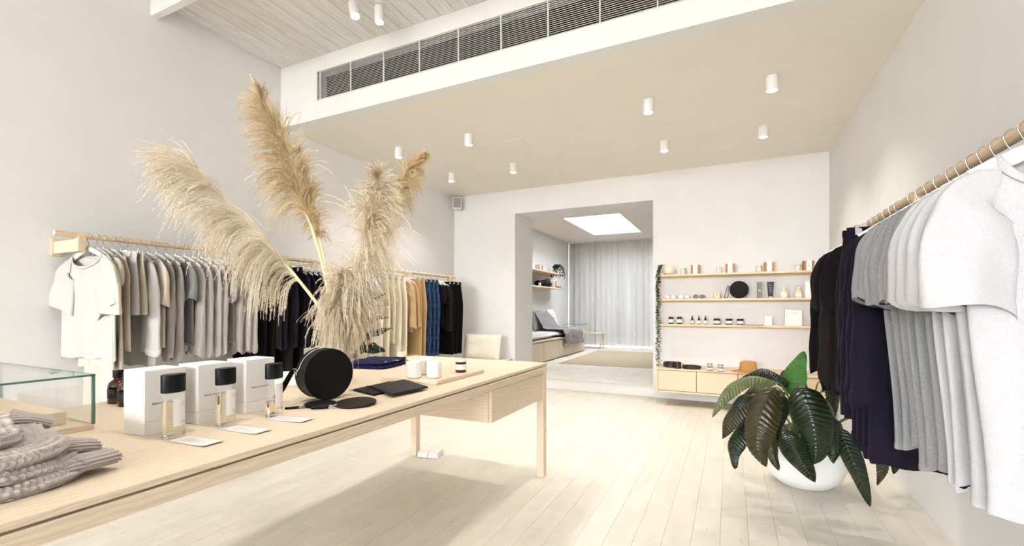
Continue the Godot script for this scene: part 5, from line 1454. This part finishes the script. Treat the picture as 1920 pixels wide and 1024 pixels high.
func build_floor_plant() -> void:
	var at := Vector3(0.42, 0, -3.43)
	var t := thing("potted_plant", "large plant with broad ribbed dark leaves in a white bowl pot by the right rail", "plant", at)
	obj("pot", la([Vector2(0.001, 0), Vector2(0.1, 0.0), Vector2(0.145, 0.012), Vector2(0.2, 0.06), Vector2(0.232, 0.14), Vector2(0.236, 0.22), Vector2(0.222, 0.3), Vector2(0.208, 0.335), Vector2(0.2, 0.34), Vector2(0.192, 0.334), Vector2(0.2, 0.29), Vector2(0.001, 0.285)], 56), M.pot_white, t)
	obj("soil", la([Vector2(0.2, 0.29), Vector2(0.15, 0.3), Vector2(0.001, 0.305)], 40), M.soil, t)
	# each leaf: stalk from the pot, then the points the midrib passes, half width, material
	var leaves := [
		[[Vector3(0.207, 0.668, -2.926), Vector3(0.141, 0.507, -2.817), Vector3(0.13, 0.365, -2.8), Vector3(0.171, 0.262, -2.82)], 0.105, "leaf_bronze", Vector3(-0.3, 0.3, 1)],
		[[Vector3(0.342, 0.685, -2.935), Vector3(0.387, 0.535, -2.868), Vector3(0.407, 0.38, -2.878), Vector3(0.401, 0.29, -2.886)], 0.115, "leaf_dark", Vector3(-0.2, 0.3, 1)],
		[[Vector3(0.231, 0.68, -3.159), Vector3(0.086, 0.695, -3.056), Vector3(-0.023, 0.61, -2.982), Vector3(-0.098, 0.478, -2.929)], 0.062, "leaf_olive", Vector3(0.2, 1, 0.5)],
		[[Vector3(0.315, 0.664, -3.31), Vector3(0.188, 0.727, -3.283), Vector3(0.058, 0.667, -3.243)], 0.08, "leaf_dark", Vector3(0.1, 1, 0.4)],
		[[Vector3(0.344, 0.6, -3.291), Vector3(0.365, 0.732, -3.323), Vector3(0.415, 0.85, -3.356)], 0.078, "leaf_bright", Vector3(-0.5, 0.1, 1)],
		[[Vector3(0.113, 0.62, -3.025), Vector3(0.005, 0.498, -2.929), Vector3(-0.042, 0.37, -2.885)], 0.075, "leaf_bronze", Vector3(-0.5, 0.5, 0.8)],
		[[Vector3(0.098, 0.478, -2.996), Vector3(0.011, 0.331, -2.887), Vector3(0.022, 0.212, -2.87)], 0.07, "leaf_dark", Vector3(-0.6, 0.2, 0.8)],
		[[Vector3(0.197, 0.472, -2.866), Vector3(0.207, 0.339, -2.826), Vector3(0.235, 0.245, -2.84)], 0.045, "leaf_bronze", Vector3(0.3, 0.2, 1)],
		[[Vector3(0.284, 0.429, -2.907), Vector3(0.334, 0.317, -2.865), Vector3(0.405, 0.2, -2.876)], 0.085, "leaf_dark", Vector3(-0.2, 0.4, 1)],
		[[Vector3(0.483, 0.526, -3.025), Vector3(0.507, 0.408, -2.981), Vector3(0.502, 0.28, -2.978)], 0.085, "leaf_dark", Vector3(0.3, 0.3, 1)],
		[[Vector3(0.539, 0.443, -3.029), Vector3(0.601, 0.267, -2.97), Vector3(0.656, 0.085, -2.952)], 0.062, "leaf_dark", Vector3(-0.3, 0.3, 1)],
		[[Vector3(0.741, 0.408, -3.322), Vector3(0.797, 0.241, -3.302), Vector3(0.756, 0.106, -3.255)], 0.05, "leaf_bronze", Vector3(0.2, 0.4, 1)],
		[[Vector3(0.82, 0.382, -3.476), Vector3(0.893, 0.222, -3.49), Vector3(0.885, 0.12, -3.475)], 0.05, "leaf_dark", Vector3(-0.2, 0.5, 0.8)],
		[[Vector3(0.51, 0.664, -3.403), Vector3(0.575, 0.623, -3.379), Vector3(0.55, 0.44, -3.312)], 0.08, "leaf_dark", Vector3(0.4, 0.8, 0.6)],
		[[Vector3(0.237, 0.604, -3.051), Vector3(0.082, 0.603, -2.972), Vector3(0.001, 0.482, -2.93)], 0.07, "leaf_dark", Vector3(0.1, 1, 0.5)],
		[[Vector3(0.27, 0.6, -3.1), Vector3(0.21, 0.48, -2.98), Vector3(0.24, 0.34, -2.96)], 0.085, "leaf_dark", Vector3(-0.2, 0.4, 1)],
		[[Vector3(0.4, 0.62, -3.1), Vector3(0.47, 0.56, -3.02), Vector3(0.5, 0.42, -3.03)], 0.09, "leaf_bronze", Vector3(0.3, 0.6, 0.9)],
		[[Vector3(0.2, 0.56, -3.15), Vector3(0.07, 0.47, -3.06), Vector3(0.03, 0.34, -3.03)], 0.075, "leaf_dark", Vector3(-0.5, 0.5, 0.7)],
		[[Vector3(0.42, 0.62, -3.5), Vector3(0.38, 0.7, -3.66), Vector3(0.32, 0.6, -3.8)], 0.085, "leaf_dark", Vector3(0.1, 1, -0.3)],
		[[Vector3(0.55, 0.6, -3.48), Vector3(0.66, 0.62, -3.62), Vector3(0.72, 0.48, -3.72)], 0.08, "leaf_dark", Vector3(0.3, 1, -0.2)],
		[[Vector3(0.3, 0.58, -3.4), Vector3(0.16, 0.6, -3.5), Vector3(0.05, 0.47, -3.58)], 0.08, "leaf_bronze", Vector3(-0.3, 1, -0.2)]]
	for k in leaves.size():
		var d: Array = leaves[k]
		var mid: Vector3 = d[0][0] - at
		var root := Vector3(mid.x * 0.2 + 0.01 * (k % 3), 0.3, mid.z * 0.2)
		var pts := [root, root.lerp(mid, 0.55) + Vector3(0, 0.1, 0)]
		for p in d[0]: pts.append(p - at)
		var path := curve(pts, 72)
		var from := 1.8 / (pts.size() - 1.0)
		var lf := obj("leaf", big_leaf(path, from, d[1], d[3], 20 + k % 5, 1.0 if k != 4 else 0.3, k + 3), M[d[2]], t)
		var stem := PackedVector3Array()
		for i in range(0, 72):
			if i / 72.0 < from + 0.55: stem.append(path[i] - d[3].normalized() * 0.003)
		obj("stalk", tb(stem, 0.0055, 0.0015, 7), M.stalk_green, lf)

# ---------------------------------------------------------------- the far left corner: cushion, speaker, rubber plant
func build_corner() -> void:
	var st := thing("low_bench", "low wooden bench in the corner carrying the cream cushion", "bench", Vector3(-3.17, 0, -5.6))
	obj("seat", bx(Vector3(0, 0.39, 0), Vector3(0.8, 0.04, 0.42), 0.003, 0), M.ash, st)
	for x in [-0.37, 0.37]:
		for z in [-0.18, 0.18]: obj("leg", bx(Vector3(x, 0.185, z), Vector3(0.04, 0.37, 0.04), 0.002, 1), M.ash, st)
	var cu := thing("cushion", "square cream cushion leaning against the wall in the far left corner", "cushion", Vector3(-3.16, 0.405, -5.62))
	var cc := obj("cushion_cover", cushion(0.58, 0.36, 0.15, 4, 0.016), M.cushion_cream, cu, Vector3(0, 0.17, 0))
	cc.rotation.x = -0.2
	var sp := thing("wall_speaker", "small grey loudspeaker mounted high in the corner of the back wall", "speaker", Vector3(-3.7, 2.69, -5.83), 0.5)
	obj("cabinet", bx(Vector3(0, 0, 0), Vector3(0.13, 0.17, 0.12), 0.012), M.plastic_white, sp)
	obj("grille", bx(Vector3(0, 0, 0.06), Vector3(0.108, 0.146, 0.008), 0.004), M.speaker_grey, sp)
	obj("bracket", tb(PackedVector3Array([Vector3(0, 0.02, -0.05), Vector3(-0.03, 0.03, -0.13)]), 0.012), M.plastic_white, sp)
	var rp := thing("rubber_plant", "rubber plant with glossy dark leaves behind the vase", "plant", Vector3(-3.2, 0, -3.24))
	obj("pot", la([Vector2(0.001, 0), Vector2(0.11, 0), Vector2(0.115, 0.005), Vector2(0.14, 0.26), Vector2(0.132, 0.26), Vector2(0.125, 0.22), Vector2(0.001, 0.215)], 36), M.pot_white, rp)
	var trunk := curve([Vector3(0, 0.2, 0), Vector3(0.01, 0.5, 0), Vector3(0.04, 0.72, 0.01), Vector3(0.085, 1.0, 0.0), Vector3(0.11, 1.24, -0.02)], 30)
	obj("stem", tb(trunk, 0.009, 0.005, 8), M.stem_brown, rp)
	var lv := [[0.7, Vector3(0.19, 0.13, 0.07), 0.08], [0.76, Vector3(0.25, -0.02, 0.0), 0.085], [0.74, Vector3(-0.12, 0.02, 0.12), 0.065], [0.84, Vector3(0.26, 0.08, -0.06), 0.075], [1.0, Vector3(0.22, 0.04, -0.03), 0.06], [1.06, Vector3(-0.12, 0.06, 0.08), 0.065], [1.14, Vector3(0.2, 0.09, 0.0), 0.06], [0.62, Vector3(0.16, -0.05, 0.1), 0.075], [0.64, Vector3(-0.12, 0.03, -0.05), 0.065], [1.2, Vector3(-0.08, 0.15, 0.02), 0.06]]
	for k in lv.size():
		var base := Vector3.ZERO
		for p in trunk:
			if p.y <= lv[k][0]: base = p
		var d: Vector3 = lv[k][1]
		var path := curve([base, base + d * 0.35 + Vector3(0, 0.02, 0), base + d * 0.75 + Vector3(0, 0.02, 0), base + d * 1.35], 40)
		var lf := obj("leaf", big_leaf(path, 0.2, lv[k][2] * 1.15, Vector3(0.1, 1.0, 0.6), 2, 0.5, 40 + k), M.leaf_rubber, rp)
		obj("stalk", tb(PackedVector3Array([path[0], path[6], path[10]]), 0.003), M.stem_brown, lf)

# ---------------------------------------------------------------- the back room
func build_back_room() -> void:
	var fy := 0.147
	# curtain across the rear window
	var ct := thing("curtain", "full-height sheer white pleated curtain across the rear of the back room", "curtain", Vector3(-1.43, fy, -11.45))
	var n := 12
	for k in n:
		var g := G.new()
		var rows := []
		for i in 7:
			var row := PackedVector3Array()
			for j in 33:
				var q := (k + j / 32.0) / n
				var x := (q - 0.5) * 4.78
				var ph := q * TAU * 34.0
				var y := 0.03 + i / 6.0 * 2.63
				var a := 0.032 + 0.012 * sin(q * 53.0)
				row.append(Vector3(x + 0.01 * sin(ph * 2.0), y, a * sin(ph + 0.4 * sin(q * 90.0)) * (1.15 - 0.25 * i / 6.0)))
			rows.append(row)
		g.grid(rows, false)
		obj("curtain_panel", g, M.curtain, ct)
	obj("track", bx(Vector3(0, 2.661, 0), Vector3(4.78, 0.022, 0.07), 0.002), M.plastic_white, ct)
	tag(obj("jute_rug", bx(Vector3(-1.58, fy + 0.005, -8.95), Vector3(2.3, 0.01, 2.7), 0.004), M.jute), "flat woven jute rug on the back room floor", "rug")
	# storage bench with seat pads
	var b := thing("storage_bench", "built-in ash storage bench along the back room's left wall", "bench", Vector3(-3.41, fy, -8.45))
	obj("carcass", bx(Vector3(-0.01, 0.2, 0), Vector3(0.78, 0.34, 3.34), 0.002, 2), M.ash, b)
	obj("seat_board", bx(Vector3(0, 0.385, 0), Vector3(0.82, 0.02, 3.38), 0.002, 2), M.ash, b)
	for k in 4: obj("door", bx(Vector3(0.389, 0.19, -1.26 + k * 0.84), Vector3(0.018, 0.34, 0.832), 0.0015, 2), M.ash, b)
	for k in 2:
		var z: float = [-9.38, -7.55][k]
		var pad := obj("seat_pad", cushion(0.72, 1.78, 0.13, 20 + k, 0.004), M.cushion_white, null, Vector3(-3.44, fy + 0.456, z))
		tag(pad, ["white seat pad on the bench nearest the curtain", "white seat pad on the bench nearest the opening"][k], "seat pad", "bench seat pads")
		pad.rotation.x = PI / 2
	var p1 := obj("pillow", cushion(0.5, 0.46, 0.16, 31), M.cushion_white, null, Vector3(-3.66, fy + 0.72, -9.75))
	tag(p1, "white pillow leaning on the wall above the bench", "pillow")
	p1.rotation = Vector3(0, PI / 2 + 0.12, 0)
	p1.rotate_object_local(Vector3.RIGHT, -0.25)
	var p2 := obj("pillow", cushion(0.52, 0.46, 0.16, 33, 0.02), M.throw_grey, null, Vector3(-3.64, fy + 0.71, -8.85))
	tag(p2, "grey pillow leaning on the wall under the throw", "pillow")
	p2.rotation = Vector3(0, PI / 2 - 0.1, 0)
	p2.rotate_object_local(Vector3.RIGHT, -0.3)
	# throw draped over pillow, pad and the bench's front edge
	var g := G.new()
	var f := FastNoiseLite.new(); f.seed = 6; f.frequency = 2.2
	var line := curve([Vector3(-3.74, 0.98, 0), Vector3(-3.62, 1.0, 0), Vector3(-3.5, 0.82, 0), Vector3(-3.42, 0.7, 0), Vector3(-3.2, 0.685, 0), Vector3(-3.04, 0.675, 0), Vector3(-2.965, 0.62, 0), Vector3(-2.955, 0.48, 0), Vector3(-2.95, 0.36, 0)], 48)
	var rows := []
	for i in 49:
		var row := PackedVector3Array()
		for j in 61:
			var q := j / 60.0 - 0.5
			var z := -9.05 + q * (0.75 + 0.5 * i / 48.0) - i * 0.004
			var p := line[i]
			var fold := 0.014 * sin(z * 46.0 + f.get_noise_2d(i * 0.05, z) * 5.0) + 0.02 * f.get_noise_2d(z * 3.0, i * 0.06)
			row.append(Vector3(p.x + fold * (1.0 if i > 30 else 0.4), p.y + maxf(0.0, fold) * (1.0 if i < 36 else 0.1) + 0.012 + (0.03 * f.get_noise_2d(z * 4.0, 3.0) if i == 48 else 0.0), z))
		rows.append(row)
	g.grid(rows, false, true)
	var th := thing("throw_blanket", "crinkled grey throw blanket spilling over the bench's front edge", "blanket", Vector3.ZERO)
	obj("blanket_cloth", g, M.throw_grey, th)
	var fr := G.new()
	for j in 60:
		var a: Vector3 = rows[48][j]
		fr.tri(a, a + Vector3(0.004, -0.03, 0.004), a + Vector3(0, 0, 0.008))
	tag(obj("fringe", fr, M.throw_grey, th), "", "", "", "stuff")
	# glass case on the bench's far end
	var vc := thing("display_case", "small glass display case at the curtain end of the back room bench", "display case", Vector3(-3.3, fy + 0.396, -10.36))
	obj("base", bx(Vector3(0, 0.02, 0), Vector3(0.5, 0.04, 0.36), 0.001, 0), M.ash, vc)
	for z in [-0.175, 0.175]: obj("pane", bx(Vector3(0, 0.12, z), Vector3(0.49, 0.16, 0.005)), M.glass, vc)
	for x in [-0.243, 0.243]: obj("pane", bx(Vector3(x, 0.12, 0), Vector3(0.005, 0.16, 0.35)), M.glass, vc)
	obj("lid", bx(Vector3(0, 0.203, 0), Vector3(0.5, 0.005, 0.36)), M.glass, vc)
	for z in [-0.178, 0.178]: obj("glass_edge", bx(Vector3(0, 0.203, z), Vector3(0.5, 0.006, 0.004)), M.glass_edge, vc)
	for x in [-0.248, 0.248]: obj("glass_edge", bx(Vector3(x, 0.203, 0), Vector3(0.004, 0.006, 0.36)), M.glass_edge, vc)
	var tb2 := thing("side_table", "low pale wooden side table against the curtain past the bench", "table", Vector3(-3.15, fy, -10.9))
	obj("tabletop", bx(Vector3(0, 0.37, 0), Vector3(0.75, 0.02, 0.35), 0.002, 0), M.ash_pale, tb2)
	for x in [-0.34, 0.34]:
		for z in [-0.14, 0.14]: obj("leg", bx(Vector3(x, 0.18, z), Vector3(0.03, 0.36, 0.03), 0.002, 1), M.ash_pale, tb2)
	# two shelves
	for k in 2:
		var y: float = [1.905, 1.575][k]
		var sh := thing("wall_shelf", "ash wall shelf in the back room, the %s one" % ["upper", "lower"][k], "shelf", Vector3(LEFT, y, -8.85), 0.0, "back room shelves")
		obj("shelf_board", bx(Vector3(0.165, -0.012, 0), Vector3(0.33, 0.024, 2.4), 0.001, 2), M.ash_warm, sh)
		obj("cleat", bx(Vector3(0.01, -0.034, 0), Vector3(0.02, 0.02, 2.36), 0.001, 2), M.ash_warm, sh)
	var x := -3.62
	for d in [[Vector3(x, 1.905, -8.88), "left-hand brown carton on the upper back room shelf", 0.12], [Vector3(x, 1.905, -9.55), "brown carton beside the potted plant on the upper back room shelf", 0.11], [Vector3(x, 1.575, -9.66), "larger brown carton on the lower back room shelf", 0.15]]:
		var c := thing("brown_carton", d[1], "box", d[0], 0.0, "brown cartons in the back room")
		obj("carton", bx(Vector3(0, d[2] / 2, 0), Vector3(d[2], d[2], d[2] * 1.2), 0.001), M.box_brown, c)
		obj("paper_band", bx(Vector3(0.0, d[2] / 2, d[2] * 0.45), Vector3(d[2] + 0.001, d[2] + 0.001, d[2] * 0.32)), M.card_white, c)
	var fb := thing("flat_box", "flat tan box at the end of the lower back room shelf", "box", Vector3(x, 1.575, -9.95))
	obj("base", bx(Vector3(0, 0.02, 0), Vector3(0.16, 0.04, 0.22), 0.001), M.box_brown, fb)
	obj("lid", bx(Vector3(0, 0.042, 0), Vector3(0.164, 0.016, 0.224), 0.001), M.box_brown, fb)
	var hb := thing("leather_bag", "slouchy black leather bag lying on the lower back room shelf", "bag", Vector3(x, 1.575, -9.12))
	obj("bag_body", folded(0.24, 0.56, 0.13, 77), M.leather_black, hb)
	obj("strap", tb(curve([Vector3(0.05, 0.1, 0.2), Vector3(0.1, 0.16, 0.05), Vector3(0.1, 0.15, -0.1), Vector3(0.06, 0.09, -0.24)], 20), 0.008), M.leather_black, hb)
	jar("white_jar", "small white jar in front of the slouchy bag on the lower back room shelf", Vector3(x + 0.08, 1.575, -8.72), 0.03, 0.07, M.ceramic_white, M.plastic_white)
	var pp := thing("potted_fern", "bushy green plant in a pot at the end of the upper back room shelf", "plant", Vector3(x, 1.905, -9.93))
	obj("pot", la([Vector2(0.001, 0), Vector2(0.055, 0), Vector2(0.06, 0.004), Vector2(0.07, 0.11), Vector2(0.064, 0.11), Vector2(0.06, 0.095), Vector2(0.001, 0.092)], 32), M.pot_white, pp)
	var rng := RandomNumberGenerator.new()
	rng.seed = 44
	for k in 14:
		var a := TAU * k / 14.0
		var out := Vector3(cos(a) * 0.16 + 0.04, 0, sin(a) * 0.17)
		var path := curve([Vector3(0, 0.09, 0), out * 0.4 + Vector3(0, 0.16 + 0.05 * rng.randf(), 0), out * 0.85 + Vector3(0, 0.1, 0), out + Vector3(0, -0.08 * rng.randf() - 0.02, 0)], 16)
		var stem := obj("stem", tb(path, 0.002, 0.001, 5), M.leaf_vine, pp)
		var lg := G.new()
		for i in range(3, 17):
			for e in 3: small_leaf(lg, path[i], Vector3(rng.randf_range(-1, 1), rng.randf_range(-0.5, 0.8), rng.randf_range(-1, 1)).normalized(), rng.randf_range(0.03, 0.055))
		tag(obj("leaves", lg, M.leaf_vine, stem), "", "", "", "stuff")
